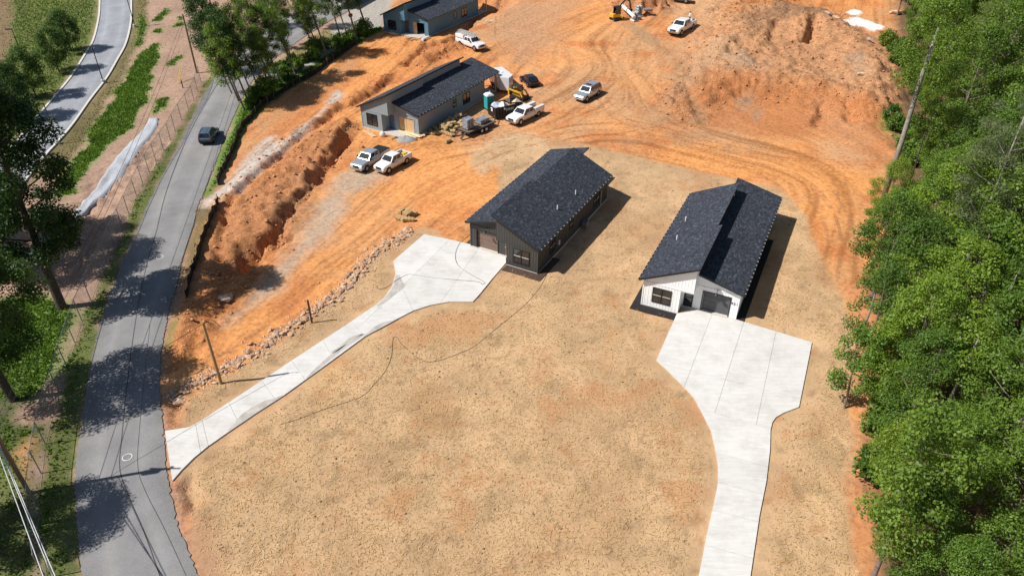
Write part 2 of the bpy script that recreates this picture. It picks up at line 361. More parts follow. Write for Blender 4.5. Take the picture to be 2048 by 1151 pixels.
# dug mounds at the far right
plate = [(1405, 150), (1425, 90), (1470, 45), (1540, 12), (1650, 30), (1720, 75), (1775, 120), (1790, 190), (1765, 240), (1715, 226), (1641, 203), (1586, 190), (1516, 184), (1461, 184), (1425, 200)]
d = sdf(GP(plate), X, Y) + wob * .9
st = np.clip(.5 - d / 6.5, 0, 1); st = st * st * (3 - 2 * st)
Z = Z + st * (1.45 + (fbm(X, Y, .12, 71, 4) - .5) * 1.6); rough = np.maximum(rough, np.clip(1.15 - np.maximum(d, 0) / 6, 0, 1) * (d < 90))
ridge([(1419, 186), (1470, 172), (1540, 172), (1641, 190), (1710, 212)], .55, 1.8, .4)
ridge([(1722, 140), (1745, 170), (1742, 205), (1728, 232)], 1.1, 2.0, .4); ridge([(1440, 120), (1470, 100), (1500, 105)], .9, 2.4, .6)
ridge([(1520, 60), (1560, 48), (1600, 60)], .6, 2.6, .5); ridge([(1540, 98), (1545, 75), (1550, 62)], -.9, .7, .2)
ridge([(1612, 96), (1618, 76), (1624, 58)], -2.6, 1.15, .1); ridge([(1602, 92), (1609, 70), (1615, 55)], 1.3, 1.3, .3)
ridge([(1395, 150), (1360, 175), (1345, 205), (1390, 235)], .35, 1.6, .4); ridge([(1640, 246), (1644, 228), (1642, 212)], -.8, .6, .2); ridge([(1700, 236), (1696, 222), (1690, 214)], -.7, .6, .2)
ridge([(1535, 10), (1575, -2), (1620, -8)], -1.3, 1.0, .3); ridge([(1455, 35), (1490, 20)], .8, 3.0, .6)
ridge([(1262, 12), (1290, 12), (1305, 8)], 1.9, 2.6, .25)        # spoil heap beside the excavator
ridge([(300, 300), (200, 400), (120, 470)], -.35, 1.5, .2)
# general unevenness
Z = Z + ((fbm(X, Y, .06, 81, 3) - .5) * .5 + (fbm(X, Y, .5, 91, 4) - .5) * .14 + rough * ((fbm(X, Y, .9, 95, 5, .65) - .5) * .95 - np.abs(fbm(X, Y, .28, 97, 4) - .5) * 1.7 + .2)) * (1 - hard)
Z = Z - .05 * hard
def gz(x, y):
    fx = (x - xs[0]) / CELL; fy = (y - ys[0]) / CELL
    i = int(min(max(fx, 0), len(xs) - 2)); j = int(min(max(fy, 0), len(ys) - 2)); fx -= i; fy -= j
    return float(Z[j, i] * (1 - fx) * (1 - fy) + Z[j, i + 1] * fx * (1 - fy) + Z[j + 1, i] * (1 - fx) * fy + Z[j + 1, i + 1] * fx * fy)
def on(px, py, dz=0.0):
    p = G(px, py); return Vector((p.x, p.y, gz(p.x, p.y) + dz))

# ---- wheel tracks: noise drawn out along the ways the machines drove
guides = [[(1300, 40), (1240, 110), (1160, 190), (1080, 260), (980, 310), (880, 360), (780, 430), (700, 500), (600, 600), (480, 700), (340, 770)],
          [(760, 330), (720, 370), (650, 450), (560, 560), (450, 660)], [(980, 120), (1060, 60), (1160, 20), (1300, -20)],
          [(1010, 300), (1120, 260), (1260, 250), (1420, 280), (1560, 310), (1680, 360), (1700, 420), (1660, 500)], [(1660, 330), (1700, 460), (1700, 560)],
          [(1330, 90), (1360, 130), (1330, 190), (1380, 250), (1480, 290)], [(1180, 100), (1300, 170), (1400, 230)],
          [(640, 200), (540, 290), (440, 370), (390, 420)], [(720, 130), (600, 230), (480, 350)], [(780, 110), (860, 60), (960, 30)], [(930, 270), (1000, 250), (1100, 190)], [(830, 300), (950, 290), (1050, 300)]]
gs = []
for g in guides:
    p = [np.array(a) for a in line(g, 6)]
    for a, b in zip(p[:-1], p[1:]):
        t = b - a; t = t / (np.hypot(*t) + 1e-9); gs.append((*((a + b) / 2), t[0] ** 2 - t[1] ** 2, 2 * t[0] * t[1]))
gs = np.array(gs); st_ = 10
cx, cy = X[::st_, ::st_], Y[::st_, ::st_]; c2 = np.zeros_like(cx); s2 = np.zeros_like(cx)
for gx, gy, a, b in gs:
    w = 1 / ((cx - gx) ** 2 + (cy - gy) ** 2 + 3) ** 1.5; c2 += w * a; s2 += w * b
def up(A):
    r = np.arange(X.shape[0]) / st_; c = np.arange(X.shape[1]) / st_
    A = np.stack([np.interp(c, np.arange(A.shape[1]), row) for row in A]); return np.stack([np.interp(r, np.arange(A.shape[0]), col) for col in A.T]).T
ang = .5 * np.arctan2(up(s2 / np.hypot(c2, s2)), up(c2 / np.hypot(c2, s2))) + (fbm(X, Y, .08, 131, 3) - .5) * .7
dxf, dyf = np.cos(ang), np.sin(ang)
wn = RNG.random(X.shape); wn2 = vnoise(X, Y, 1.1, 141); streak = np.zeros_like(X); streak2 = np.zeros_like(X); cnt = 0
for sgn in (1, -1):
    pi_, pj = np.meshgrid(np.arange(X.shape[1]).astype(float), np.arange(X.shape[0]).astype(float))
    pdx, pdy = dxf, dyf
    for k in range(26):
        ii = np.clip(np.rint(pi_), 0, X.shape[1] - 1).astype(int); jj = np.clip(np.rint(pj), 0, X.shape[0] - 1).astype(int)
        streak += wn[jj, ii]; streak2 += wn2[jj, ii]; cnt += 1
        ndx, ndy = dxf[jj, ii], dyf[jj, ii]; flip = np.sign(ndx * pdx + ndy * pdy); flip[flip == 0] = 1
        pdx, pdy = ndx * flip, ndy * flip; stp = 1.0 if k < 14 else 1.6
        pi_ = pi_ + sgn * pdx * stp; pj = pj + sgn * pdy * stp
def norm(a): return (a - a.mean()) / a.std()
streak = norm(streak); streak2 = norm(streak2)

# ---- colours of the soils (tree shade painted in at the western edge)
def C3(*c): return np.array(c)[None, None, :]
colr = np.zeros(X.shape + (3,))
def paint(mask, c, amt=1.0):
    global colr; m = (mask * amt)[..., None]; colr = colr * (1 - m) + (c if isinstance(c, np.ndarray) else C3(*c)) * m
n1 = fbm(X, Y, .07, 151, 5)[..., None]; n2 = fbm(X, Y, .25, 161, 4)[..., None]
ora, red, pink = C3(.61, .275, .098), C3(.47, .172, .062), C3(.50, .275, .138)
a = np.clip((n1 - .42) * 4, 0, 1); colr = ora * (1 - a) + pink * a
a = np.clip((n2 - .52) * 4.5, 0, 1) * .75; colr = colr * (1 - a) + red * a
paint(np.clip(rough * .8, 0, 1), (.42, .175, .072), .7)
sk = np.clip(streak * .5 + streak2 * .55, -2.2, 2.2)[..., None]
colr = colr * (1 + .135 * sk) * np.where(sk < -.9, C3(.86, .80, .76), 1)
# patches of other soil
paint(region([(690, 248), (700, 290), (640, 352), (580, 432), (530, 482), (460, 545), (400, 605), (375, 650), (345, 705), (338, 680), (372, 600), (400, 530), (440, 430), (470, 400), (560, 330), (640, 270)], 1.6, 1.2), C3(.42, .20, .095) * (.75 + .5 * n2), .75)
paint(region([(500, 250), (560, 205), (640, 160), (700, 120), (720, 135), (650, 190), (560, 262), (470, 350), (455, 345)], 1.5, 1.2), (.42, .24, .13), .6)
paint(region([(520, 270), (620, 200), (720, 130), (730, 150), (640, 215), (540, 295)], 1.2, 1), (.52, .20, .075), .6)
paint(region([(393, 408), (440, 371), (466, 348), (505, 304), (536, 275), (547, 275), (542, 288), (588, 272), (640, 223), (674, 184), (687, 189), (666, 210), (627, 246), (562, 306), (497, 358), (479, 377), (432, 400), (401, 426)], .7, .5), (.50, .46, .41), .95)
paint(region([(653, 383), (690, 345), (725, 335), (765, 345), (739, 380), (694, 396), (679, 440), (650, 479), (600, 534), (561, 568), (496, 622), (455, 652), (486, 609), (528, 560), (574, 502), (616, 453), (640, 414)], 1.2, .9), (.43, .335, .25), .85)
paint(region([(560, 410), (600, 370), (640, 330), (650, 350), (600, 420), (560, 450)], 1.4, 1.2), (.36, .21, .12), .5)
paint(region([(940, 300), (985, 278), (1060, 262), (1085, 280), (1040, 300), (1000, 330), (960, 345)], 1.0, .8), (.50, .39, .26), .7)
paint(region([(985, 325), (1010, 318), (1025, 325), (1005, 338)], .8, .5), (.66, .52, .40), .7)
paint(region([(1410, 190), (1460, 172), (1640, 190), (1740, 228), (1772, 266), (1720, 278), (1560, 272), (1480, 268), (1412, 252)], 1.4, 1), (.45, .185, .075), .75)
paint(region([(1400, 130), (1425, 70), (1500, 20), (1640, 20), (1740, 70), (1800, 110), (1800, 240), (1640, 188), (1460, 168)], 2.0, 1.4), C3(.50, .285, .155) * (.72 + .55 * n2), .7)
paint(region([(1480, 45), (1560, 18), (1640, 15), (1660, 40), (1560, 60), (1500, 75)], 1.4, 1.4), (.24, .145, .085), .75)
paint(region([(1440, 130), (1480, 118), (1530, 150), (1500, 165), (1455, 160)], 1.4, 1.2), (.36, .27, .19), .55)
for p in ([(1472, 200), (1500, 190), (1512, 205), (1482, 220)], [(1500, 225), (1525, 208), (1530, 225), (1512, 245)], [(1690, 130), (1715, 120), (1725, 150), (1722, 180), (1700, 175)]): paint(region(p, 1, .8), (.31, .235, .165), .7)
paint(region([(1400, 95), (1450, 85), (1470, 110), (1440, 140), (1390, 170), (1300, 240), (1290, 235), (1350, 160)], 1.5, 1.0), (.42, .29, .18), .55)
paint(region([(1244, 47), (1271, 45), (1321, 80), (1308, 90), (1291, 87)], .7, .4), (.36, .225, .13), .75)
paint(region([(1350, 130), (1364, 116), (1350, 165), (1372, 185), (1410, 215), (1408, 250), (1380, 247), (1385, 205), (1350, 175)], .8, .5), (.35, .225, .125), .7)
for p in ([(1240, 272), (1300, 276), (1320, 284), (1250, 292)], [(1300, 240), (1345, 232), (1320, 252)], [(1330, 268), (1420, 262), (1440, 274), (1360, 290)], [(1280, 245), (1330, 236), (1360, 246), (1300, 254)], [(1430, 300), (1460, 292), (1470, 304)]): paint(region(p, 1.0, .7), (.36, .21, .12), .5)
paint(region([(1000, 0), (1170, -10), (1130, 60), (1060, 130), (1010, 130), (985, 60)], 3, 1.6), (.44, .26, .155), .7)
paint(region([(1330, -10), (1480, -10), (1420, 70), (1340, 120), (1390, 40)], 3, 1.2), (.52, .35, .21), .6)
paint(region([(1640, 210), (1760, 270), (1740, 310), (1700, 330), (1640, 300)], 2, 1), (.52, .30, .17), .35)
wp = np.maximum(region([(1672, 42), (1692, 36), (1714, 35), (1738, 42), (1760, 53), (1748, 63), (1722, 54), (1690, 51)], .35, .75), region([(1695, 24), (1708, 18), (1722, 22), (1716, 29), (1702, 28)], .35, .5)); paint(wp, (.82, .80, .76), 1)
colr_dirt = colr.copy()

# straw-mulched yards
STRAW = [(428, 1250), (408, 1151), (392, 1075), (378, 1020), (362, 968), (352, 950), (342, 880), (355, 868), (358, 850), (378, 800), (450, 752), (520, 706), (600, 650), (688, 580), (742, 520), (800, 478), (845, 456), (872, 462), (900, 492), (945, 494), (1000, 430), (1000, 330), (940, 330), (960, 295), (1060, 272), (1180, 290), (1300, 318), (1450, 352), (1560, 378), (1606, 420), (1620, 470), (1652, 540), (1690, 600), (1714, 690), (1700, 790), (1716, 880), (1700, 985), (1706, 1060), (1722, 1151), (1760, 1300), (1100, 1400), (428, 1300)]
straw = region(STRAW, .35, .35)
s1 = fbm(X, Y, .11, 171, 5)[..., None]; s2_ = fbm(X, Y, .5, 181, 4)[..., None]
stc = C3(.50, .335, .192) * (1 - np.clip((s1 - .5) * 3.4, 0, 1) * .30) + C3(.36, .17, .08) * np.clip((s1 - .5) * 3.4, 0, 1) * .24
stc = stc * (.74 + .52 * s2_); stc = stc * (1 - .28 * np.clip((fbm(X, Y, 1.3, 186, 3)[..., None] - .62) * 6, 0, 1))
paint(straw, stc)
for p, c, am in (([(815, 780), (880, 770), (930, 830), (900, 870), (840, 880), (815, 830)], (.34, .175, .075), .6), ([(850, 630), (950, 640), (960, 690), (880, 700), (830, 670)], (.42, .235, .10), .45), ([(1160, 600), (1200, 600), (1200, 640), (1165, 635)], (.50, .27, .13), .5),
                 ([(1215, 655), (1235, 650), (1215, 725), (1202, 735)], (.52, .24, .10), .55), ([(1070, 705), (1095, 700), (1115, 735), (1090, 765), (1062, 762), (1085, 735)], (.53, .27, .13), .55), ([(1060, 645), (1090, 638), (1100, 650), (1070, 655)], (.50, .25, .12), .5),
                 ([(1565, 950), (1576, 955), (1572, 990), (1566, 990)], (.36, .14, .06), .7), ([(1660, 950), (1685, 968), (1715, 992), (1706, 998), (1672, 972)], (.40, .15, .065), .8), ([(1600, 950), (1614, 960), (1618, 1010), (1604, 1000)], (.42, .2, .1), .5),
                 ([(1640, 830), (1680, 835), (1690, 850), (1650, 848)], (.42, .2, .1), .5), ([(1624, 515), (1634, 512), (1672, 572), (1662, 580), (1630, 548)], (.40, .17, .075), .7), ([(1380, 430), (1410, 425), (1405, 440)], (.5, .3, .15), .4),
                 ([(1000, 560), (1040, 545), (1080, 560), (1060, 590), (1010, 600)], (.44, .26, .12), .35), ([(500, 880), (600, 860), (640, 930), (560, 960)], (.48, .30, .14), .35), ([(700, 680), (760, 650), (800, 700), (740, 760), (690, 740)], (.5, .345, .19), .5), ([(620, 750), (700, 700), (690, 780), (640, 820)], (.52, .33, .14), .4)):
    paint(region(p, .9, 1.1) * straw, c, am * .7)
paint(np.clip((fbm(X, Y, .22, 191, 5, .7) - .62) * 14, 0, 1) * straw, (.46, .235, .115), .6); paint(np.clip((fbm(X, Y, .8, 196, 4, .7) - .68) * 14, 0, 1) * straw, (.40, .20, .095), .6)
paint(region([(396, 1010), (425, 1030), (440, 1151), (450, 1250), (420, 1250), (372, 1050), (350, 985), (362, 970)], .8, .5), (.35, .20, .12), .8)
paint(region([(345, 780), (372, 780), (376, 830), (362, 868), (340, 868)], .5, .3), (.42, .235, .13), .8)
strip = region([(1690, 575), (1745, 560), (1760, 700), (1742, 800), (1752, 900), (1748, 1000), (1752, 1151), (1800, 1300), (1760, 1300), (1724, 1151), (1708, 1060), (1700, 985), (1716, 880), (1702, 790), (1714, 690)], .7, .5)
paint(strip, (.55, .25, .115), .9); straw = straw * (1 - strip)

# woods floor on the right, and everything west of the site
grass = np.zeros_like(X)
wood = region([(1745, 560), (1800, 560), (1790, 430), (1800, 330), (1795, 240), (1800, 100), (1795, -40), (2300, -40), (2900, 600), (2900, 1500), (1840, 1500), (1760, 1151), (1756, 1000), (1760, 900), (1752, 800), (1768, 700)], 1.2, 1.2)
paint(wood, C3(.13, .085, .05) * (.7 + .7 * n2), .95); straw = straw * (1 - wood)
gp = np.clip((fbm(X, Y, .2, 201, 4) - .5) * 6, 0, 1); 
edge_g = region([(1770, 220), (1800, 200), (1830, 330), (1780, 330), (1745, 300), (1755, 285)], 1, 1) * gp; paint(edge_g, (.13, .17, .04), .8); grass = np.maximum(grass, edge_g)
west = [(-900, -80), (760, -80), (775, 20), (765, 62), (714, 92), (681, 113), (655, 130), (624, 148), (601, 169), (575, 184), (549, 202), (523, 218), (502, 242), (484, 260), (466, 304), (453, 335), (436, 372), (405, 400), (390, 460), (374, 560), (345, 650), (322, 760), (330, 860), (346, 1000), (397, 1160), (440, 1280), (-600, 1400), (-900, 800)]
wst = region(west, .7, .25)
paint(wst, C3(.37, .25, .185) * (.75 + .5 * n2)); straw = straw * (1 - wst); rough = np.maximum(rough * (1 - wst), wst * .45)
GREEN = lambda k=1.0: C3(.115, .185, .042) * k * (.6 + .8 * n2)
DRY = lambda k=1.0: C3(.185, .155, .075) * k * (.65 + .7 * n2)
def turf(px, c, soft=.8, jag=.5, amt=1.0, smooth=False):
    global grass; m = region(px, soft, jag, smooth) * amt; paint(m, c); grass = np.maximum(grass * (1 - m), m)
turf([(-500, -80), (204, -80), (200, 0), (198, 33), (187, 80), (170, 110), (143, 153), (110, 193), (70, 240), (10, 312), (-300, 600)], DRY(.95) * .55 + GREEN(1.0) * .45)
turf([(-60, -20), (20, -20), (22, 90), (10, 120), (-60, 140)], C3(.26, .16, .11), .8, .6, .7)
turf([(263, -40), (290, -40), (296, 30), (288, 85), (262, 112), (240, 175), (213, 200), (200, 230), (157, 293), (133, 333), (95, 350), (60, 370), (90, 312), (147, 247), (213, 157), (252, 87)], DRY(.9), .5, .4)
turf([(278, 30), (292, 35), (285, 88), (272, 100)], GREEN(1.1), .6, .5, .8); turf([(110, 318), (135, 322), (125, 345), (100, 350)], GREEN(1.0), .8, .5, .8)
turf([(310, 86), (322, 97), (306, 143), (312, 152), (300, 180), (286, 212), (260, 258), (213, 294), (157, 360), (147, 384), (118, 405), (90, 410), (110, 384), (124, 354), (176, 287), (192, 247), (224, 200), (247, 160), (268, 127), (286, 100)], GREEN(1.5), .5, .7)
for p in ([(297, 227), (317, 200), (337, 197), (334, 213), (310, 230)], [(335, 132), (349, 113), (362, 113), (350, 130)], [(303, 44), (330, 20), (337, 24), (318, 42)], [(383, 43), (402, 23), (415, 24), (404, 42)], [(372, 12), (392, -5), (400, 4)], [(350, 55), (362, 36), (372, 52)], [(308, 66), (322, 57), (320, 68)]): turf(p, GREEN(1.15), .5, .6)
turf([(a[0] + 3, a[1]) for a in FENCE] + ROAD_L[:18], DRY(.9) * .5 + GREEN(1.0) * .5, .35, .5)
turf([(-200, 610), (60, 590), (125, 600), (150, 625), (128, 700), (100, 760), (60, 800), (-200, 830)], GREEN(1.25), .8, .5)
turf([(-100, 850), (20, 830), (72, 870), (55, 930), (20, 960), (-100, 960)], GREEN(1.1), .8, .8); 
turf([(-200, 830), (96, 846), (84, 912), (76, 967), (72, 1030), (80, 1110), (96, 1190), (-200, 1230)], GREEN(.75) * .65 + DRY(.6) * .35, .6, .9, .9)
m_ = region([(30, 905), (66, 880), (68, 920), (55, 965), (40, 950)], .6, .5); paint(m_, (.46, .25, .12), .9)
turf([(497, 176), (540, 136), (600, 96), (680, 62), (760, 40), (765, 62), (714, 92), (655, 130), (601, 169), (549, 202), (502, 242), (466, 304), (436, 372), (411, 392), (408, 386), (440, 304), (467, 237)], GREEN(1.15), .4, .4)
turf([(395, 418), (424, 415), (402, 500), (380, 560), (362, 566), (367, 520), (384, 463)], DRY(.9), .4, .5, .85)
turf([(336, 655), (350, 630), (352, 680), (340, 700), (326, 700)], GREEN(.9), .5, .4, .8)
turf([(560, 118), (600, 92), (652, 58), (662, 80), (640, 100), (600, 122), (572, 128)], DRY(1.2), .7, .4)
lot = region([(505, 178), (540, 140), (575, 128), (610, 128), (645, 100), (668, 76), (664, 50), (700, 20), (760, -40), (800, -40), (765, 50), (720, 66), (690, 90), (640, 122), (600, 148), (540, 168)], .5, .2); paint(lot, (.40, .375, .335), .95); grass = grass * (1 - lot)
tree_shade = region([(-300, 690), (20, 690), (45, 740), (30, 850), (-300, 900)], 2, 1); paint(tree_shade, (.05, .055, .03), .8)  # dark ground under the west trees, their shade painted into the colour
colr = np.clip(colr, 0, .9)

def ground_piece(name, fmask, mat):
    f = np.argwhere(fmask); j, i = f[:, 0], f[:, 1]; w = X.shape[1]
    F = np.stack([j * w + i, j * w + i + 1, (j + 1) * w + i + 1, (j + 1) * w + i], 1)
    u, inv = np.unique(F, return_inverse=True); F = inv.reshape(F.shape)
    V = np.stack([X.ravel()[u], Y.ravel()[u], Z.ravel()[u]], 1)
    me = np_mesh(name, V, F, mat, True)
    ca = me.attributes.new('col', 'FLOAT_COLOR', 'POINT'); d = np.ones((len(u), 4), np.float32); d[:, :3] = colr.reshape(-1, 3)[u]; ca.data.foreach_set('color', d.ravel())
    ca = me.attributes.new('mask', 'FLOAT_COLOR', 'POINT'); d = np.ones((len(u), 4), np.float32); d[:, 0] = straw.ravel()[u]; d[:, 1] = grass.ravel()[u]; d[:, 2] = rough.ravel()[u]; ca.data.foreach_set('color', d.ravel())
    return tag(link(name, me), kind='structure')
GM = ground_mat()
cc_ = lambda A: A[:-1, :-1]
lim = (cc_(np.abs(X)) < .72 * (cc_(Y) * .82 + 26) + 16)
sm = cc_(straw) > .5; wm = cc_(wst) > .5; fm = cc_(wood) > .5
STRAW_O = ground_piece('straw_field', lim & sm & ~wm & ~fm, GM)
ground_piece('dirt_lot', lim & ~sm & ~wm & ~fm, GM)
ground_piece('grass_bank', lim & wm & ~sm, GM)
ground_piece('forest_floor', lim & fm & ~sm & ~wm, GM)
# land all round, out to the horizon
b = MB(); rad = [0, 60, 120, 180, 240, 400, 900, 2500]; n_ = 48
far = M('far_land', (.10, .11, .05), .95, var=.3, scale=.05)
ring = []
for r in rad: ring.append([(r * math.cos(2 * math.pi * k / n_), 100 + r * math.sin(2 * math.pi * k / n_)) for k in range(n_)])
b.loft([[(p[0], p[1], float(zb(np.array(min(p[1], 190.0)))) - (2.9 if r < 200 else .9)) for p in q] for r, q in zip(rad, ring)], False)
b.build('ground', far, kind='structure', fix=False)

# ---- roads
def ribbon(name, L, R, mat, dz, nx=8):
    n = max(len(L), len(R)) * 5
    def res(P):
        P = np.array(P); s = np.r_[0, np.cumsum(np.hypot(*np.diff(P, axis=0).T))]; t = np.linspace(0, s[-1], n)
        return np.stack([np.interp(t, s, P[:, 0]), np.interp(t, s, P[:, 1])], 1)
    L, R = res(L), res(R); V = []; A = []
    for a, c in zip(L, R):
        for k in range(nx + 1):
            p = a + (c - a) * (k / nx + (random.gauss(0, .009) if k in (0, nx) and name == 'road' else 0)); V.append((p[0], p[1], float(zb(p[1])) + dz + .06 * (1 - (2 * k / nx - 1) ** 2))); A.append(abs(2 * k / nx - 1))
    F = np.array([(i * (nx + 1) + k, i * (nx + 1) + k + 1, (i + 1) * (nx + 1) + k + 1, (i + 1) * (nx + 1) + k) for i in range(n - 1) for k in range(nx)])
    me = np_mesh(name, np.array(V), F, mat, True)
    at = me.attributes.new('across', 'FLOAT', 'POINT'); at.data.foreach_set('value', np.array(A, np.float32))
    return tag(link(name, me), kind='structure'), L, R
road, _, _ = ribbon('road', rl, rr, road_mat('asphalt', (.225, .222, .225), (.42, .36, .29)), .02)
road2, k2l, k2r = ribbon('service_road', r2l, r2r, road_mat('pale_asphalt', (.275, .29, .32), (.36, .35, .33)), .02)
KERB = M('kerb_concrete', (.58, .56, .53), .85)
for side, ln in (('kerb', k2l), ('kerb', k2r)):
    b = MB(); q = [Vector((p[0], p[1], float(zb(p[1])))) for p in ln]
    rings = []
    for i, p in enumerate(q):
        d = (q[min(i + 1, len(q) - 1)] - q[max(i - 1, 0)]).normalized(); n = Vector((-d.y, d.x, 0)) * .16
        rings.append([p - n + Vector((0, 0, -.1)), p - n + Vector((0, 0, .15)), p + n + Vector((0, 0, .15)), p + n + Vector((0, 0, -.1))])
    b.loft(rings).build('kerb', KERB, kind='structure')
def strip_on(name, pts, w, mat, z, parent=None, kind='structure'):
    b = MB(); vs = []; fs = []
    for i, p in enumerate(pts):
        p = Vector((p[0], p[1])); d = Vector(pts[min(i + 1, len(pts) - 1)][:2]) - Vector(pts[max(i - 1, 0)][:2]); n = Vector((-d.y, d.x)).normalized() * w / 2
        for q in (p - n, p + n): vs.append((q.x, q.y, z(q.x, q.y)))
    fs = [(2 * i, 2 * i + 1, 2 * i + 3, 2 * i + 2) for i in range(len(pts) - 1)]
    o = b.add(vs, fs).build(name, mat, parent, fix=False)
    return tag(o, kind=kind) if parent is None else o
SEAM = M('tar_seam', (.06, .06, .064), .7); PAINT = M('white_paint', (.75, .75, .74), .7)
rz = lambda x, y: float(zb(y)) + .092
strip_on('tar_seam', line([(330, 1180), (320, 1151), (287, 1060), (253, 980), (240, 934), (245, 867), (255, 767), (273, 634), (293, 534), (313, 464), (333, 384), (367, 293), (400, 227), (440, 160)], 8), .055, SEAM, rz, road)
strip_on('tar_seam', line([(372, 1151), (330, 1060), (290, 980), (276, 930), (281, 840), (300, 650)], 8), .022, SEAM, rz, road)
for px, py in ((255, 915), (320, 515)):
    c = G(px, py); ring_ = [(c.x + .34 * math.cos(a * math.pi / 12), c.y + .34 * math.sin(a * math.pi / 12)) for a in range(25)]
    strip_on('painted_ring', ring_, .05, PAINT, lambda x, y: float(zb(y)) + .096, road)
# stone channel: a gravel bed
gpoly = [tuple(p) for p in spline(GP(GRAVEL), 3, True)]
GRAV = road_mat('riprap', (.46, .48, .52), (.4, .4, .4), False)
GRAV.node_tree.nodes['Bump'].inputs['Strength'].default_value = .9; GRAV.node_tree.nodes['Bump'].inputs['Distance'].default_value = .08
ga, gb = line([(297, 240), (287, 257), (253, 293), (217, 337), (183, 384), (133, 440), (90, 474), (28, 520), (0, 538), (-60, 575)], 6), line([(318, 238), (312, 260), (273, 310), (247, 347), (213, 384), (143, 447), (90, 492), (35, 535), (0, 563), (-60, 610)], 6)
V = []; nx_ = 8
for p, q in zip(ga, gb):
    for k in range(nx_ + 1):
        r = (p[0] + (q[0] - p[0]) * k / nx_ + random.uniform(-.05, .05), p[1] + (q[1] - p[1]) * k / nx_ + random.uniform(-.05, .05)); V.append((*r, gz(*r) + (.22 if 0 < k < nx_ else -.05)))
F = np.array([(i * (nx_ + 1) + k, i * (nx_ + 1) + k + 1, (i + 1) * (nx_ + 1) + k + 1, (i + 1) * (nx_ + 1) + k) for i in range(len(ga) - 1) for k in range(nx_)])
gch = tag(link('gravel_channel', np_mesh('gravel_channel', np.array(V), F, GRAV)), kind='structure')

# ---- concrete drives: every slab cut out of the outline along the control joints
CONC = concrete_mat()
def slabs(name, outline, cuts, top=.07):
    root = empty(name); tag(root, kind='structure'); bm = bmesh.new()
    vs = [bm.verts.new((p[0], p[1], 0)) for p in outline]; bm.faces.new(vs)
    for (a, c, lim_) in cuts:
        a, c = Vector(G(*a)[:2]), Vector(G(*c)[:2]); d = (c - a).normalized(); n = Vector((-d.y, d.x, 0)); fs = []
        for f in bm.faces:
            m = f.calc_center_median().xy
            if lim_ is None or lim_(m): fs.append(f)
        geom = fs + list({e for f in fs for e in f.edges}) + list({v for f in fs for v in f.verts})
        bmesh.ops.bisect_plane(bm, geom=geom, plane_co=(a.x, a.y, 0), plane_no=n)
    polys = [[v.co.copy() for v in f.verts] for f in bm.faces]; bm.free()
    for P in polys:
        bm2 = bmesh.new(); f = bm2.faces.new([bm2.verts.new(v) for v in P])
        if f.calc_area() < .05: bm2.free(); continue
        f.normal_update()
        bmesh.ops.inset_region(bm2, faces=[f], thickness=.010, use_even_offset=True, use_boundary=True)
        rim = [g for g in bm2.faces if g is not f]; bmesh.ops.delete(bm2, geom=rim, context='FACES')
        ext = bmesh.ops.extrude_face_region(bm2, geom=[f]); up_ = [v for v in ext['geom'] if isinstance(v, bmesh.types.BMVert)]
        sup = set(up_)
        for v in bm2.verts:
            g = gz(v.co.x, v.co.y) + .05
            v.co.z = g + (top if v in sup else -.12)
        bmesh.ops.recalc_face_normals(bm2, faces=bm2.faces)
        me = bpy.data.meshes.new('slab'); bm2.to_mesh(me); bm2.free(); me.materials.append(CONC); link('slab', me, root)
    return root
near1 = lambda m: (m - Vector(G(900, 545)[:2])).length < 11.5
fold = lambda m: not near1(m)
c1 = [((404, 838), (418, 895), None), ((391, 846), (402, 906), None), ((457, 803), (480, 852), None), ((523, 760), (553, 802), None), ((584, 722), (612, 762), None), ((645, 680), (668, 720), None), ((702, 642), (732, 676), None), ((752, 608), (796, 640), None)]
c1 += [((826, 622), (791, 547), None), ((880, 607), (960, 497), None), ((900, 482), (818, 560), near1), ((838, 478), (985, 560), near1), ((812, 500), (960, 585), near1)]
DRV1 = slabs('driveway_to_dark_house', d1w, c1)
low2 = lambda m: m.y < G(1480, 850).y; hi2 = lambda m: m.y >= G(1480, 850).y
c2 = [((1400, 818), (1540, 858), None), ((1430, 905), (1540, 935), low2), ((1436, 965), (1530, 990), low2), ((1424, 1020), (1520, 1045), low2), ((1408, 1090), (1510, 1118), low2), ((1390, 1180), (1490, 1210), low2), ((1424, 628), (1370, 770), hi2), ((1487, 645), (1430, 825), hi2), ((1551, 668), (1512, 850), hi2), ((1326, 728), (1610, 800), hi2)]
DRV2 = slabs('driveway_to_white_house', d2w, c2)
# mud washed over the edge of the near drive
MUD = M('mud_film', (.42, .395, .36), .9, var=.25, scale=1.5)
for P in ([(458, 862), (470, 846), (484, 829), (505, 815), (530, 802), (552, 796), (566, 791), (515, 824)], [(768, 598), (786, 574), (792, 552), (806, 552), (813, 563), (808, 576), (790, 590), (776, 602), (754, 613)], [(731, 672), (742, 660), (760, 648), (785, 641), (794, 639)], [(613, 758), (668, 714), (700, 690), (727, 672), (726, 668), (698, 685), (664, 708), (630, 738)], [(663, 704), (680, 693), (700, 676), (722, 668), (724, 671), (702, 681), (684, 697), (666, 707)]):
    pts = [tuple(p) for p in spline(GP(P), 3, True)]
    MB().add([(p[0], p[1], gz(*p) + .126) for p in pts], [tuple(range(len(pts)))]).build('mud_film', MUD, DRV1, fix=False)
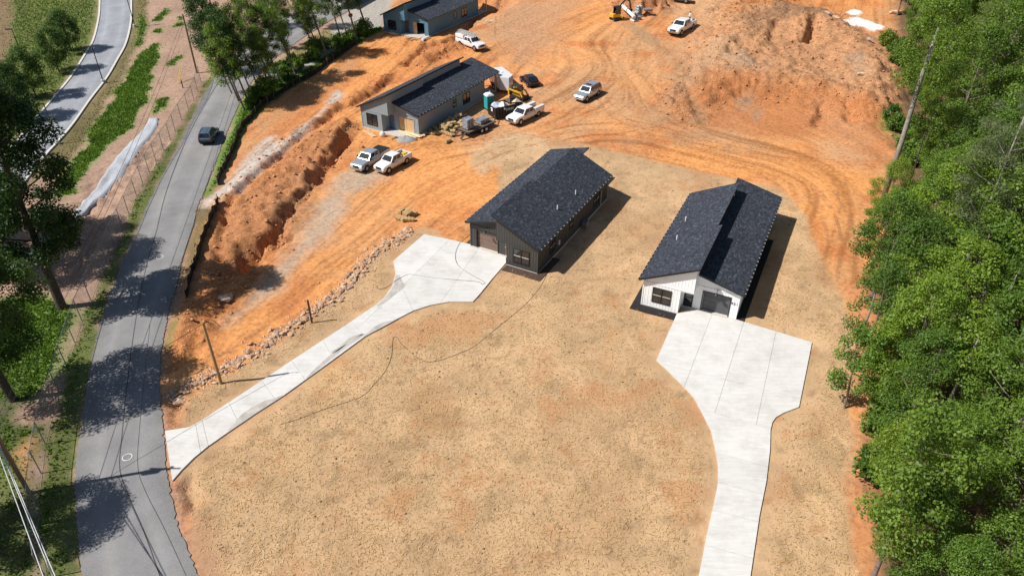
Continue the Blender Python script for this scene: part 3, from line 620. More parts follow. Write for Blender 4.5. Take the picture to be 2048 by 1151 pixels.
# ================================================================ HOUSES
ROOF = shingle_mat(); BLACK = M('black_trim', (.018, .018, .020), .5, var=.1); FOUND = M('foundation', (.5, .47, .43), .9)
PANE = glass_mat('window_pane', (.018, .022, .026)); WHITEM = M('white_plastic', (.78, .78, .76), .5, var=.06)
PLY = plank_mat('plywood', (.62, .40, .20)); LUMBER = plank_mat('lumber', (.72, .56, .36)); WOODP = plank_mat('weathered_wood', (.20, .14, .09))
SASH = M('sash_rail', (.55, .55, .54), .5, var=.06)
MULCH = M('black_mulch', (.020, .018, .018), .95, var=.5, scale=9, bmp=.9); MULCHB = M('brown_mulch', (.075, .045, .032), .95, var=.5, scale=9, bmp=.9)
ZE, SA, SB = 3.0566, .4793, .264
UA1, JOG, UB1, UB0, VB0 = 5.4033, .3839, 9.383, 4.3331, 1.4384
def uv_mesh(o, f):
    me = o.data; uv = me.uv_layers.new(name='UVMap')
    for l in me.loops: uv.data[l.index].uv = f(me.vertices[l.vertex_index].co)
def house(key, wallc, label, garage, door_c, number=None, sash=True, unfinished=False, mulch=None):
    ph, hx, hy, hz, sg, vA1, vB1, vj = HOUSES[key]
    root = empty('house', (hx, hy, hz), ph, label, 'house')
    wallm = M(key + '_siding', wallc, .6, var=.05, scale=.8); trimm = M(key + '_trim', [min(1, c * 1.05) for c in wallc], .55, var=.04)
    P = lambda u, v, z: (u * sg, v, z)
    class B(MB):
        def bx(s, u0, u1, v0, v1, z0, z1, mi=0):
            a, c = sorted((u0 * sg, u1 * sg)); return s.box(a, c, v0, v1, z0, z1, mi)
    vr = 18.6; uw = 5.1; ur = uw - JOG; ul, ub = .35, UB1 - .35; vf, vb = .4355, VB0 + .4355
    zA = lambda u: ZE + SA * u - .24; zB = lambda u: ZE + SB * (UB1 - u) - .24
    FB = -.25
    # walls
    b = B()
    def wall(pts): b.add([P(*p) for p in pts], [tuple(range(len(pts)))])
    wall([(ul, vf, FB), (3.9, vf, FB), (3.9, vf, 2.5), (uw, vf, 2.5), (uw, vf, zA(uw)), (ul, vf, zA(ul))])          # front A with the porch corner cut out
    wall([(ul, vf, FB), (ul, vr, FB), (ul, vr, zA(ul)), (ul, vf, zA(ul))])
    wall([(ul, vr, FB), (ub, vr, FB), (ub, vr, zB(ub)), (ur, vr, zB(ur)), (ur, vr, zA(ur)), (ul, vr, zA(ul))])
    wall([(3.9, vf, FB), (3.9, vb, FB), (3.9, vb, 2.5), (3.9, vf, 2.5)])
    wall([(3.9, vf, 2.5), (uw, vf, 2.5), (uw, vb, 2.5), (3.9, vb, 2.5)])
    wall([(uw, vf, 2.5), (uw, vj, 2.5), (uw, vj, zA(uw)), (uw, vf, zA(uw))])
    wall([(uw, vj, 2.5), (ur, vj, 2.5), (ur, vj, zA(ur)), (uw, vj, zA(uw))]); wall([(ur, vj, 2.5), (ur, vr, 2.5), (ur, vr, zA(ur)), (ur, vj, zA(ur))])
    wall([(ub, vb, FB), (ub, vr, FB), (ub, vr, zB(ub)), (ub, vb, zB(ub))])
    g0, g1, gh = 5.75, 8.26, 2.16                                                                                    # garage opening
    wall([(3.9, vb, FB), (4.0, vb, FB), (4.0, vb, 2.5), (3.9, vb, 2.5)]); wall([(4.0, vb, 2.1), (4.9, vb, 2.1), (4.9, vb, 2.5), (4.0, vb, 2.5)])
    wall([(4.9, vb, FB), (g0, vb, FB), (g0, vb, zB(g0)), (4.9, vb, zB(4.9))]); wall([(g0, vb, gh), (g1, vb, gh), (g1, vb, zB(g1)), (g0, vb, zB(g0))])
    wall([(g1, vb, FB), (ub, vb, FB), (ub, vb, zB(ub)), (g1, vb, zB(g1))])
    wall([(g0, vb, 0), (g0, vb + .3, 0), (g0, vb + .3, gh), (g0, vb, gh)]); wall([(g1, vb, 0), (g1, vb + .3, 0), (g1, vb + .3, gh), (g1, vb, gh)]); wall([(g0, vb, gh), (g1, vb, gh), (g1, vb + .3, gh), (g0, vb + .3, gh)])
    b.build('wall', wallm, root, fix=False)
    # board-and-batten strips: closer together than can be told apart
    b = B(); k = ul + .2
    while k < uw - .05:
        z0 = 0 if k < 3.9 else 2.5
        if 1.3 < k < 3.1: b.bx(k, k + .045, vf - .018, vf - .002, 0, .62); z0 = 2.26
        b.bx(k, k + .045, vf - .018, vf - .002, z0, zA(k) - .02); k += .3
    k = uw + .15
    while k < ub - .05:
        b.bx(k, k + .045, vb - .018, vb - .002, (gh + .12) if g0 - .05 < k < g1 + .05 else 0, zB(k) - .02); k += .3
    k = vb + .2
    while k < vr: b.add(*[[P(u, v, z) for u in (ub + .002, ub + .028) for v in (k, k + .045) for z in (0, zB(ub) - .02)], [(0, 1, 3, 2), (4, 6, 7, 5), (0, 4, 5, 1), (2, 3, 7, 6), (1, 5, 7, 3)]]); k += .3
    k = vf + .2
    while k < vr: b.add(*[[P(u, v, z) for u in (ul - .028, ul - .002) for v in (k, k + .045) for z in (0, zA(ul) - .02)], [(0, 1, 3, 2), (4, 6, 7, 5), (0, 4, 5, 1), (2, 3, 7, 6), (1, 5, 7, 3)]]); k += .3
    b.build('battens', trimm, root, kind='stuff', fix=False)
    b = B(); b.bx(ul - .03, uw + .03, vf - .05, vf - .03, 2.62, 2.72); b.bx(ul - .04, ul + .06, vf - .045, vf - .03, 0, zA(ul)); b.bx(uw, ub + .03, vb - .05, vb - .03, 2.62, 2.70); b.bx(ub - .06, ub + .04, vb - .046, vb - .03, 0, zB(ub) - .02)
    b.build('trim_board', trimm, root)
    b = B(); b.bx(ul - .05, 3.9, vf - .04, vr, FB - .4, .06 if unfinished else .03); b.bx(3.9, ub + .05, vb - .25 if not unfinished else vf - .3, vB1 - .3 if unfinished else vr + 3.0, FB - .4, .03)
    b.build('foundation_slab', FOUND, root)
    # roofs
    def slab(poly, zf, th, name, n):
        b = B(); top = [P(u, v, zf(u)) for u, v in poly]; bot = [P(u, v, zf(u) - th) for u, v in poly]; m = len(poly)
        b.add(top, [tuple(range(m))], 0); b.add(bot, [tuple(range(m))[::-1]], 1)
        b.add(top + bot, [(i, (i + 1) % m, m + (i + 1) % m, m + i) for i in range(m)], 1)
        o = b.build(name, [ROOF, BLACK], root); uv_mesh(o, lambda c: (c.y, abs(c.x) * 1.08)); return o
    rA = slab([(0, 0), (UA1, 0), (UA1, vj), (UA1 - JOG, vj), (UA1 - JOG, vA1), (0, vA1)], lambda u: ZE + SA * u, .2, 'upper_roof', 0)
    rB = slab([(UB1, VB0), (UB1, vB1), (UB0, vB1), (UB0, vA1 - .3), (UA1 - JOG - .2, vA1 - .3), (UA1 - JOG - .2, vj), (uw - .1, vj), (uw - .1, VB0)], lambda u: ZE + SB * (UB1 - u), .2, 'lower_roof', 0)
    for sx, v0, v1, r in ((-.06, .05, vA1 - .05, rA), (UB1 + .06, VB0 + .05, vB1 - .05, rB)):
        b = B(); b.bx(sx - .06, sx + .06, v0, v1, ZE - .17, ZE - .04); g = b.build('gutter', BLACK, r)
        b = B(); v = v0 + .3
        while v < v1: b.bx(sx - .07, sx + .07, v, v + .05, ZE - .035, ZE - .008); v += .75
        b.build('gutter_hangers', SASH, g, kind='stuff')
    if key in ('white', 'dark'):
        for u, v in ((1.5, 7.2), (1.3, 11.4)):
            MB().cyl(P(u, v, ZE + SA * u - .1), P(u, v, ZE + SA * u + .48), .06, 10).build('vent_pipe', WHITEM, rA)
    # porch posts at the back
    for u in (ub - .1, 5.2): b = B(); b.bx(u - .08, u + .08, vB1 - .55, vB1 - .39, -.2, zB(u)); b.build('porch_post', LUMBER if unfinished else trimm, root)
    # windows
    def window(name, place, w, z0, z1, n):
        # place(s, d, z): s along the wall, d outwards
        b = MB(); fr = .06
        def bxx(b, s0, s1, d0, d1, a, c):
            vs = [place(s, d, z) for s in (s0, s1) for d in (d0, d1) for z in (a, c)]
            b.add(vs, [(0, 1, 3, 2), (4, 6, 7, 5), (0, 4, 5, 1), (2, 3, 7, 6), (0, 2, 6, 4), (1, 5, 7, 3)])
        bxx(b, -fr, w + fr, .005, .07, z0 - fr, z0); bxx(b, -fr, w + fr, .005, .07, z1, z1 + fr); bxx(b, -fr, 0, .005, .07, z0, z1); bxx(b, w, w + fr, .005, .07, z0, z1)
        step = w / n
        for i in range(1, n): bxx(b, i * step - .06, i * step + .06, .005, .075, z0, z1)
        o = b.build('window', BLACK, root)
        for i in range(n):
            a0, a1 = i * step + (.06 if i else 0), (i + 1) * step - (.06 if i < n - 1 else 0); zm = (z0 + z1) / 2
            for q0, q1 in ((z0, zm - .03), (zm + .03, z1)):
                b = MB(); bxx(b, a0, a1, .012, .03, q0, q1); b.build('pane', PANE, o)
            b = MB(); bxx(b, a0, a1, .012, .06, zm - .03, zm + .03); b.build('sash_rail', SASH if sash else BLACK, o)
    window('front', lambda s, d, z: P(1.35 + s, vf - d, z), 1.7, .65, 2.2, 2)
    for v0, w, n, z0 in ((10.2, .75, 1, 1.25), (12.8, 1.7, 2, .8)): window('side', lambda s, d, z, v0=v0: P(ub + d, v0 + s, z), w, z0, 2.25, n)
    for v0, w, n, z0 in ((3.2, 1.2, 2, .8), (8.0, .75, 1, 1.25), (14.5, 1.5, 2, .8)): window('side', lambda s, d, z, v0=v0: P(ul - d, v0 + s, z), w, z0, 2.2, n)
    # front door
    b = B(); b.bx(4.0, 4.9, vb + .02, vb + .08, 0.02, 2.1); dr = b.build('front_door', M(key + '_door', door_c, .45, var=.12), root)
    if not unfinished:
        for z0, z1 in ((1.15, 1.95), (.35, 1.05)): b = B(); b.bx(4.14, 4.76, vb + .005, vb + .019, z0, z1); b.build('pane', PANE, dr)
    b = B(); b.bx(4.78, 4.84, vb - .06, vb + .02, 1.0, 1.08); b.build('handle', SASH, dr)
    # garage door: four sections
    if garage == 'plywood':
        for i, (a, c) in enumerate(((g0, g0 + 1.22), (g0 + 1.23, g0 + 2.44))): b = B(); b.bx(a, c, vb + .06 + .02 * i, vb + .09 + .02 * i, 0.03, gh - .02); b.build('plywood_sheet', PLY, root)
    elif garage == 'half':
        b = B(); b.bx(g0, g0 + .8, vb + .06, vb + .09, .03, gh - .02); b.build('plywood_sheet', PLY, root)
        b = B(); b.bx(g0 + .7, g1, vb + 1.9, vb + 2.0, .03, gh - .02); b.build('dark_shade_panel', M('painted_shade', (.02, .018, .016), .9), root)  # near-black panel painted as the unlit inside of the garage
    else:
        gm = M(key + '_garage', garage, .5, var=.14, scale=1.2); gd = empty('garage_door', (0, 0, 0)); gd.parent = root
        for i in range(4): b = B(); b.bx(g0 + .02, g1 - .02, vb + .2, vb + .25, .02 + i * .535, .02 + i * .535 + .522); b.build('panel', gm, gd, bevel=.008)
    b = B(); b.bx(g0 - .09, g0, vb - .045, vb - .028, 0, gh + .1); b.bx(g1, g1 + .09, vb - .045, vb - .028, 0, gh + .1); b.bx(g0, g1, vb - .045, vb - .028, gh, gh + .1); b.build('garage_trim', trimm if unfinished else BLACK, root)
    if not unfinished:
        b = MB(); lu = 7.0; b.tube([P(lu, vb, 2.75), P(lu, vb - .25, 2.88), P(lu, vb - .45, 2.8), P(lu, vb - .5, 2.62)], .025, 8); b.tube([P(lu, vb - .5, 2.64), P(lu, vb - .5, 2.55), P(lu, vb - .5, 2.46)], [.05, .12, .21], 14)
        b.build('wall_lamp', BLACK, root)
        b = B(); b.bx(ul - .75, ul - .1, 11.0, 11.7, 0, .75); b.build('air_conditioner', M('ac_grey', (.16, .16, .16), .6), root, bevel=.03)
        b = B(); b.bx(ul - .2, ul - .03, 5.0, 5.3, .9, 1.5); b.build('meter_box', M('meter_grey', (.4, .4, .4), .5), root); MB().tube([P(ul - .1, 16.5, -.1), P(ul - .1, 16.5, 2.1)], .05, 8).build('conduit', M('meter_grey'), root)
    if number:
        cu = bpy.data.curves.new('numtmp', 'FONT'); cu.body = number; cu.size = .36; cu.extrude = .012; cu.space_character = 1.25
        t = bpy.data.objects.new('numtmp', cu); COL.objects.link(t); dg = bpy.context.evaluated_depsgraph_get()
        me = bpy.data.meshes.new_from_object(t.evaluated_get(dg)); COL.objects.unlink(t); bpy.data.objects.remove(t)
        me.materials.clear(); me.materials.append(BLACK)
        o = link('house_number', me, root); o.location = P(8.36, vb - .045, 1.55); o.rotation_euler = (math.pi / 2, 0, 0)
    if mulch:
        for poly in ([(-.45, -.65), (3.9, -.65), (3.9, vf), (ul - .05, vf), (ul - .05, 4), (-.5, 4)], [(ub, vb - .35), (ub + .8, vb - .35), (ub + .8, 18), (ub, 18)]):
            c, s = math.cos(ph), math.sin(ph)
            vs = [(hx + u * sg * c - v * s, hy + u * sg * s + v * c) for u, v in poly]
            zz = max(gz(*p) for p in vs) + .05; MB().prism(vs, zz - .5, zz).build('mulch_bed', mulch, kind='structure')
    return root
house('white', (.86, .87, .88), 'white board-and-batten house with black shingle roof and dark grey garage door', (.085, .088, .095), (.02, .02, .022), number='421', mulch=MULCH)
house('dark', (.060, .058, .056), 'dark charcoal board-and-batten house with brown garage door', (.20, .135, .105), (.22, .10, .05), mulch=MULCHB)
house('grey', (.29, .34, .36), 'pale grey unfinished house with plywood over its garage opening, straw bales along its side', 'plywood', (.09, .15, .24), unfinished=True, sash=False)
house('blue', (.105, .235, .33), 'blue unfinished house with half boarded garage opening and bare dirt in front', 'half', (.10, .09, .08), unfinished=True, sash=False)

# far metal building behind the trees
def far_building():
    a = Vector((-43.5, 154, 4.2)); root = empty('metal_building', a, -.50, 'light walled building with blue grey metal roof beyond the tall trees', 'building')
    wl = M('pale_metal_wall', (.60, .60, .58), .6, var=.08); rf = M('blue_grey_roof', (.26, .30, .36), .45, var=.06)
    b = MB(); L, Wd, h, r = 30, 12, 4.0, 6.6
    b.add([(0, 0, -1), (Wd, 0, -1), (Wd, 0, h), (Wd / 2, 0, r), (0, 0, h)], [(0, 1, 2, 3, 4)]); b.quad((0, 0, -1), (0, L, -1), (0, L, h), (0, 0, h)); b.quad((Wd, 0, -1), (Wd, L, -1), (Wd, L, h), (Wd, 0, h)); b.add([(0, L, -1), (Wd, L, -1), (Wd, L, h), (Wd / 2, L, r), (0, L, h)], [(0, 1, 2, 3, 4)])
    b.build('wall', wl, root, fix=False)
    for s in (0, 1):
        b = MB(); x0, x1 = (-.4, Wd / 2) if s == 0 else (Wd + .4, Wd / 2); z0 = h - .15
        b.add([(x0, -.5, z0), (x1, -.5, r + .1), (x1, L, r + .1), (x0, L, z0), (x0, -.5, z0 - .2), (x1, -.5, r - .1), (x1, L, r - .1), (x0, L, z0 - .2)], [(0, 1, 2, 3), (4, 7, 6, 5), (0, 4, 5, 1), (1, 5, 6, 2), (2, 6, 7, 3), (3, 7, 4, 0)])
        y = .4
        while y < L: b.bar((x0, y, z0 + .02), (x1, y, r + .12), .06, .05); y += .9
        b.build('roof', rf, root)
    MB().box(2, 4.5, -.06, -.01, 0, 2.4).build('door', M('door_white', (.7, .72, .75), .5), root)
far_building()

# ================================================================ VEHICLES
TYRE = M('tyre_rubber', (.018, .018, .018), .85, var=.3); CHROME = M('chrome', (.55, .55, .56), .25, 1.0, var=.05); RIM = M('alloy_rim', (.42, .42, .43), .35, .8, var=.1)
CGLASS = glass_mat('car_glass', (.015, .02, .026), .05); LAMP = M('headlamp', (.62, .64, .66), .15, var=.05); TAIL = M('tail_lamp', (.30, .02, .018), .3, var=.1); DARKP = M('dark_plastic', (.022, .022, .024), .6)
def paint_mat(name, c, metal=.0): return M(name, c, .28, metal, var=.04, scale=.6, coat=.7)
P_WHITE = paint_mat('white_paintwork', (.78, .78, .77)); P_SILVER = paint_mat('silver_paintwork', (.46, .50, .56), .5); P_GREY = paint_mat('grey_paintwork', (.33, .34, .36), .4); P_BLACK = paint_mat('black_paintwork', (.012, .012, .015)); P_BRONZE = paint_mat('taupe_paintwork', (.30, .27, .26), .3)
def ringx(x, w, z0, z1, r=.10):
    zz = z1 - z0; r = min(r, zz * .3)
    return [(x, -w * .93, z0), (x, -w, z0 + .3 * zz), (x, -w, z1 - r), (x, -w + r, z1), (x, w - r, z1), (x, w, z1 - r), (x, w, z0 + .3 * zz), (x, w * .93, z0)]
def wheel(root, x, y, r, side):
    b = MB(); w = .26; b.tube([(x, y - w / 2, r), (x, y - w / 2 + .04, r), (x, y + w / 2 - .04, r), (x, y + w / 2, r)], [r * .9, r, r, r * .9], 20)
    o = b.build('wheel', TYRE, root, smooth=False); q = y + side * (w / 2 + .004)
    b = MB(); b.tube([(x, q - side * .05, r), (x, q, r), (x, q + side * .006, r)], [r * .62, r * .62, r * .5], 16); b.build('rim', RIM, o)
    b = MB()
    for k in range(5): a = k * 2 * math.pi / 5; b.bar((x + math.cos(a) * r * .22, q + side * .01, r + math.sin(a) * r * .22), (x + math.cos(a) * r * .55, q + side * .01, r + math.sin(a) * r * .55), .07, .014, up=(0, 1, 0))
    b.build('spokes', CHROME, o)
def greenhouse(root, body, x0, x1, x2, x3, w0, w1, zb_, zt, pillars, rear_glass=True):
    """cab from rear base x0 to front base x3, roof from x1 to x2"""
    b = MB(); lo = [(x0, -w0, zb_), (x3, -w0, zb_), (x3, w0, zb_), (x0, w0, zb_)]; 
    def rg(t, inset=0):
        z = zb_ + (zt - zb_) * t; xa, xb = x0 + (x1 - x0) * t, x3 + (x2 - x3) * t; w = w0 + (w1 - w0) * t; return xa + inset, xb - inset, w - inset, z
    rings = []
    for t, i in ((0, 0), (.5, -.015), (.9, 0), (.97, .05), (1.0, .16)):
        xa, xb, w, z = rg(t, i); rings.append([(xa, -w, z), (xb, -w, z), (xb + .012, 0, z + .01), (xb, w, z), (xa, w, z), (xa - .008, 0, z + .01)])
    b.loft(rings); b.build('cab', body, root, smooth=False)
    def pane(name, f, pts):
        b = MB(); b.add(pts, [(0, 1, 2, 3)]); n = b; o = b.build(name, CGLASS, root, fix=False); return o
    e = .022
    a0, b0, wA, zA = rg(.14); a1, b1, wB, zB = rg(.86)
    pane('windshield', 0, [(b0 + e + .03, -wA + .1, zA), (b0 + e + .03, wA - .1, zA), (b1 + e + .03, wB - .1, zB), (b1 + e + .03, -wB + .1, zB)])
    if rear_glass: pane('rear_window', 0, [(a0 - e - .015, -wA + .14, zA), (a0 - e - .015, wA - .14, zA), (a1 - e - .015, wB - .14, zB), (a1 - e - .015, -wB + .14, zB)])
    for s in (-1, 1):
        for (p0, p1) in pillars:
            q = []
            for t, p in ((.14, p0), (.14, p1), (.86, p1), (.86, p0)):
                xa, xb, w, z = rg(t); q.append((xa + .12 + (xb - xa - .3) * p, s * (w + .028), z))
            pane('side_window', 0, q)
def arch(root, xs_, w, r):
    for x in xs_:
        b = MB(); b.tube([(x, -w - .006, r), (x, w + .006, r)], r + .09, 20); b.build('wheel_well', DARKP, root)
def mirrors(root, x, w, z, m):
    for s in (-1, 1): MB().box(x - .08, x + .1, min(s * w, s * (w + .25)), max(s * w, s * (w + .25)), z, z + .22).build('mirror', m, root, bevel=.03)
def lamps(root, xf, xr, w, zf, zr):
    for s in (-1, 1):
        MB().box(xf - .1, xf + .012, min(s * (w - .48), s * (w - .06)), max(s * (w - .48), s * (w - .06)), zf, zf + .17).build('headlight', LAMP, root)
        MB().box(xr - .012, xr + .06, min(s * (w - .22), s * (w - .03)), max(s * (w - .22), s * (w - .03)), zr, zr + .36).build('taillight', TAIL, root)
def place(px, py, to):                                         # ground point and heading from two photo points
    a, c = G(*px), G(*py)
def head(c, f):
    a, d = G(*c), G(*f); v = d - a; return on(*c), math.atan2(v.y, v.x)
def pickup(loc, rz, paint, label, group=None, L=5.75, hw=.98, double=True, style='bed', cover=False):
    root = empty('pickup_truck', loc, rz, label, 'truck', group); xr, xf = -L / 2, L / 2; r = .40
    cab0 = xr + L * .355; cab3 = xr + L * .735
    b = MB(); z0 = .42
    rings = [ringx(cab0 - .02, hw, z0, 1.2), ringx(cab3, hw, z0, 1.2), ringx(cab3 + .25, hw * .985, z0, 1.19), ringx(xf - .5, hw * .965, z0, 1.13), ringx(xf - .14, hw * .93, z0, 1.06), ringx(xf - .02, hw * .88, z0 + .05, .93)]
    b.loft(rings); b.build('body', paint, root)
    greenhouse(root, paint, cab0 + .02, cab0 + .12, cab3 - .72, cab3 + .02, hw - .06, hw - .24, 1.19, 1.88, ((0, .46), (.53, 1)) if double else ((.3, 1),))
    arch(root, (xr + L * .205, xf - L * .165), hw, r)
    for x in (xr + L * .205, xf - L * .165):
        for s in (-1, 1): wheel(root, x, s * (hw - .1), r, s)
    MB().box(xf - .06, xf + .1, -hw * .95, hw * .95, .42, .66).build('front_bumper', CHROME, root, bevel=.03)
    MB().box(xr - .1, xr + .03, -hw * .9, hw * .9, .5, .68).build('rear_bumper', CHROME, root, bevel=.03)
    MB().box(xf - .03, xf + .02, -hw * .46, hw * .46, .70, .98).build('grille', DARKP, root)
    lamps(root, xf - .03, xr, hw, .76, .82); mirrors(root, cab3 - .3, hw - .03, 1.2, DARKP)
    for s in (-1, 1):
        for x in (cab0 + .9, cab3 - .95): MB().box(x, x + .18, min(s * hw, s * (hw + .02)), max(s * hw, s * (hw + .02)), 1.0, 1.04).build('door_handle', DARKP, root)
    if style == 'bed':
        b = MB(); b.box(xr + .02, cab0 - .05, -hw, hw, z0 + .05, .80)
        b.box(xr + .02, cab0 - .05, -hw, -hw + .13, .80, 1.24); b.box(xr + .02, cab0 - .05, hw - .13, hw, .80, 1.24); b.box(xr + .02, xr + .1, -hw + .131, hw - .131, .80, 1.22); b.box(cab0 - .12, cab0 - .05, -hw + .131, hw - .131, .80, 1.24)
        b.build('cargo_bed', paint, root); MB().box(xr + .11, cab0 - .13, -hw + .14, hw - .14, .80, .83).build('bed_liner', DARKP, root)
        if cover: MB().box(xr + .03, cab0 - .06, -hw + .05, hw - .05, 1.245, 1.29).build('bed_cover', M('black_vinyl', (.02, .02, .022), .5, var=.2), root, bevel=.015)
    elif style == 'service':
        b = MB(); b.box(xr + .02, cab0 - .08, -hw, hw, .55, .85); b.build('cargo_bed', paint, root); MB().box(xr + .03, cab0 - .1, -hw + .5, hw - .5, .855, .88).build('bed_liner', DARKP, root)
        for s in (-1, 1):
            a, c = sorted((s * (hw + .04), s * (hw - .46))); t = MB().box(xr, cab0 - .1, a, c, .86, 1.5).build('tool_box', paint, root, bevel=.02)
            for k in range(3): x0 = xr + .08 + k * .62; MB().box(x0, x0 + .56, min(s * (hw + .042), s * (hw + .055)), max(s * (hw + .042), s * (hw + .055)), .92, 1.42).build('locker_door', paint, t)
    elif style == 'topper':
        b = MB(); b.loft([ringx(xr + .02, hw, z0 + .1, 1.25), ringx(cab0 - .06, hw, z0 + .1, 1.25)]); b.build('cargo_bed', paint, root)
        b = MB(); b.loft([ringx(xr + .03, hw - .01, 1.25, 1.98, .06), ringx(cab0 - .08, hw - .01, 1.25, 1.98, .06)]); tp = b.build('topper', paint, root)
        for s in (-1, 1): MB().box(xr + .2, cab0 - .3, min(s * (hw - .01), s * (hw + .008)), max(s * (hw - .01), s * (hw + .008)), 1.36, 1.40).build('hinge_rail', DARKP, tp)
        rk = MB()
        for x in (xr + .3, cab0 - .4, cab3 - .9):
            rk.bar((x, -hw + .1, 2.12), (x, hw - .1, 2.12), .05)
            for s in (-1, 1): rk.bar((x, s * (hw - .15), 1.9), (x, s * (hw - .15), 2.14), .05)
        rk.build('roof_rack', CHROME, root)
    return root
def suv(loc, rz, paint, label, L=5.2, hw=1.0, H=1.88, name='suv', hatch=False, sunroof=False, kind_='car'):
    root = empty(name, loc, rz, label, kind_); xr, xf = -L / 2, L / 2; r = .39 if not hatch else .33; z0 = .36 if not hatch else .26; bl = H * .60
    b = MB(); c3 = xr + L * .70
    b.loft([ringx(xr + .02, hw * .9, z0 + .15, bl * .92), ringx(xr + .15, hw * .97, z0, bl), ringx(c3, hw, z0, bl), ringx(c3 + .3, hw * .985, z0, bl - .03), ringx(xf - .45, hw * .96, z0, bl - .13), ringx(xf - .12, hw * .9, z0, bl - .22), ringx(xf, hw * .82, z0 + .08, bl - .36)]); b.build('body', paint, root)
    greenhouse(root, paint, xr + .12, xr + (.38 if not hatch else .75), c3 - .72, c3 + .06, hw - .06, hw - .24, bl - .01, H, ((0, .24), (.28, .62), (.66, 1)) if not hatch else ((.05, .45), (.5, 1)))
    xw = (xr + L * .205, xf - L * .185); arch(root, xw, hw - .02, r)
    for x in xw:
        for s in (-1, 1): wheel(root, x, s * (hw - .12), r, s)
    MB().box(xf - .12, xf + .05, -hw * .85, hw * .85, z0 + .02, z0 + .2).build('front_bumper', paint, root, bevel=.03); MB().box(xr - .06, xr + .1, -hw * .88, hw * .88, z0 + .08, z0 + .32).build('rear_bumper', DARKP, root, bevel=.03)
    MB().box(xf - .1, xf + .015, -hw * .42, hw * .42, bl - .55, bl - .38).build('grille', DARKP, root)
    lamps(root, xf - .03, xr + .02, hw * .93, bl - .46, bl - .38); mirrors(root, c3 - .35, hw - .04, bl, paint)
    if not hatch:
        for s in (-1, 1): b = MB(); b.bar((xr + .6, s * (hw - .3), H + .05), (c3 - .95, s * (hw - .3), H + .05), .05); b.build('roof_rail', CHROME, root)
    if sunroof: MB().box(c3 - 1.55, c3 - .95, -.45, .45, H + .005, H + .035).build('sunroof', CGLASS, root)
    return root
loc, rz_ = head((740, 330), (716, 346)); T1 = pickup(on(742, 327), rz_, P_SILVER, 'silver pickup truck with black bed cover parked beside a white pickup', L=6.0, cover=True)
loc, rz_ = head((790, 336), (762, 352)); T2 = pickup(on(787, 333), rz_, P_WHITE, 'white pickup truck with yellow bin and tools in its open bed, beside the silver pickup', L=5.4, hw=.93)
loc, rz_ = head((1054, 236), (1026, 250)); T3 = pickup(on(1050, 237), rz_, P_WHITE, 'white utility truck with tool lockers parked next to the black dumpster', L=6.3, hw=1.02, style='service')
loc, rz_ = head((930, 92), (962, 105)); T4 = pickup(on(942, 94), rz_, P_WHITE, 'white work truck with capped bed and ladders on its roof rack', L=5.9, hw=1.0, style='topper')
loc, rz_ = head((1358, 66), (1340, 78)); T5 = pickup(on(1363, 62), rz_, P_WHITE, 'white pickup truck carrying gear and a standing person, on open dirt', L=6.6, hw=1.02, style='bed'); T5.scale = (1.16, 1.16, 1.16)
loc, rz_ = head((1350, 3), (1380, 6)); T6 = pickup(on(1352, 3), rz_, P_GREY, 'grey pickup truck parked beyond the dirt heap', L=5.9)
loc, rz_ = head((1178, 193), (1156, 206)); S1 = suv(on(1175, 194), rz_, P_SILVER, 'silver station-sized suv with sunroof alone on the orange dirt', sunroof=True, name='silver_suv')
loc, rz_ = head((1058, 166), (1045, 154)); S2 = suv(on(1058, 166), rz_, P_BLACK, 'small black hatchback parked behind the yellow loader', L=4.3, hw=.88, H=1.5, name='hatchback', hatch=True)
loc, rz_ = head((418, 281), (428, 262)); S3 = suv(on(420, 278) + Vector((0, 0, .1)), rz_, paint_mat('slate_paintwork', (.10, .145, .205), .4), 'slate blue compact suv driving away along the asphalt road', L=4.5, hw=.92, H=1.65, name='road_suv')
S1.name = 'suv'; S3.name = 'suv.001'
# loads
def in_truck(T, x, y, z): return T.matrix_world @ Vector((x, y, z))
bpy.context.view_layer.update()
def thing(b, name, mat, T, x, y, z, label, cat, bevel=0, rz=0, group=None):
    o = b.build(name, mat, None, bevel=bevel, label=label, cat=cat, group=group); o.location = in_truck(T, x, y, z); o.rotation_euler = (0, 0, T.rotation_euler.z + rz); return o
YEL = M('yellow_plastic', (.72, .46, .04), .5); TEAL = M('teal_plastic', (.03, .36, .35), .5, var=.08)
thing(MB().box(-.35, .35, -.3, .3, 0, .42), 'storage_bin', YEL, T2, -2.0, .2, .83, 'yellow storage bin in the bed of the white pickup', 'bin', .03)
thing(MB().box(-.3, .3, -.25, .25, 0, .5), 'tool_case', M('navy_plastic', (.03, .04, .09), .5), T2, -1.25, -.2, .83, 'dark blue tool case in the bed of the white pickup', 'case', .03, .3)
thing(MB().tube([(0, 0, 0), (0, 0, .4)], [.15, .17], 14), 'bucket', WHITEM, T2, -1.0, .45, .83, 'white bucket standing in the white pickup bed', 'bucket')
for k, (x, y, c, nm) in enumerate(((-2.2, -.3, (.5, .55, .12), 'hi-vis yellow'), (-1.7, .25, (.55, .56, .55), 'pale grey'), (-1.2, -.2, (.30, .33, .30), 'dull green'))):
    b = MB(); 
    for q in range(3): b.box(-.3 + .1 * q, .3 - .06 * q, -.26 + .05 * q, .26 - .04 * q, .14 * q, .14 * q + .13)
    thing(b, 'gear_bag', M('gear%d' % k, c, .8), T5, x, y, .83, nm + ' gear bag in the bed under the standing person', 'bag', .02, .4 * k)
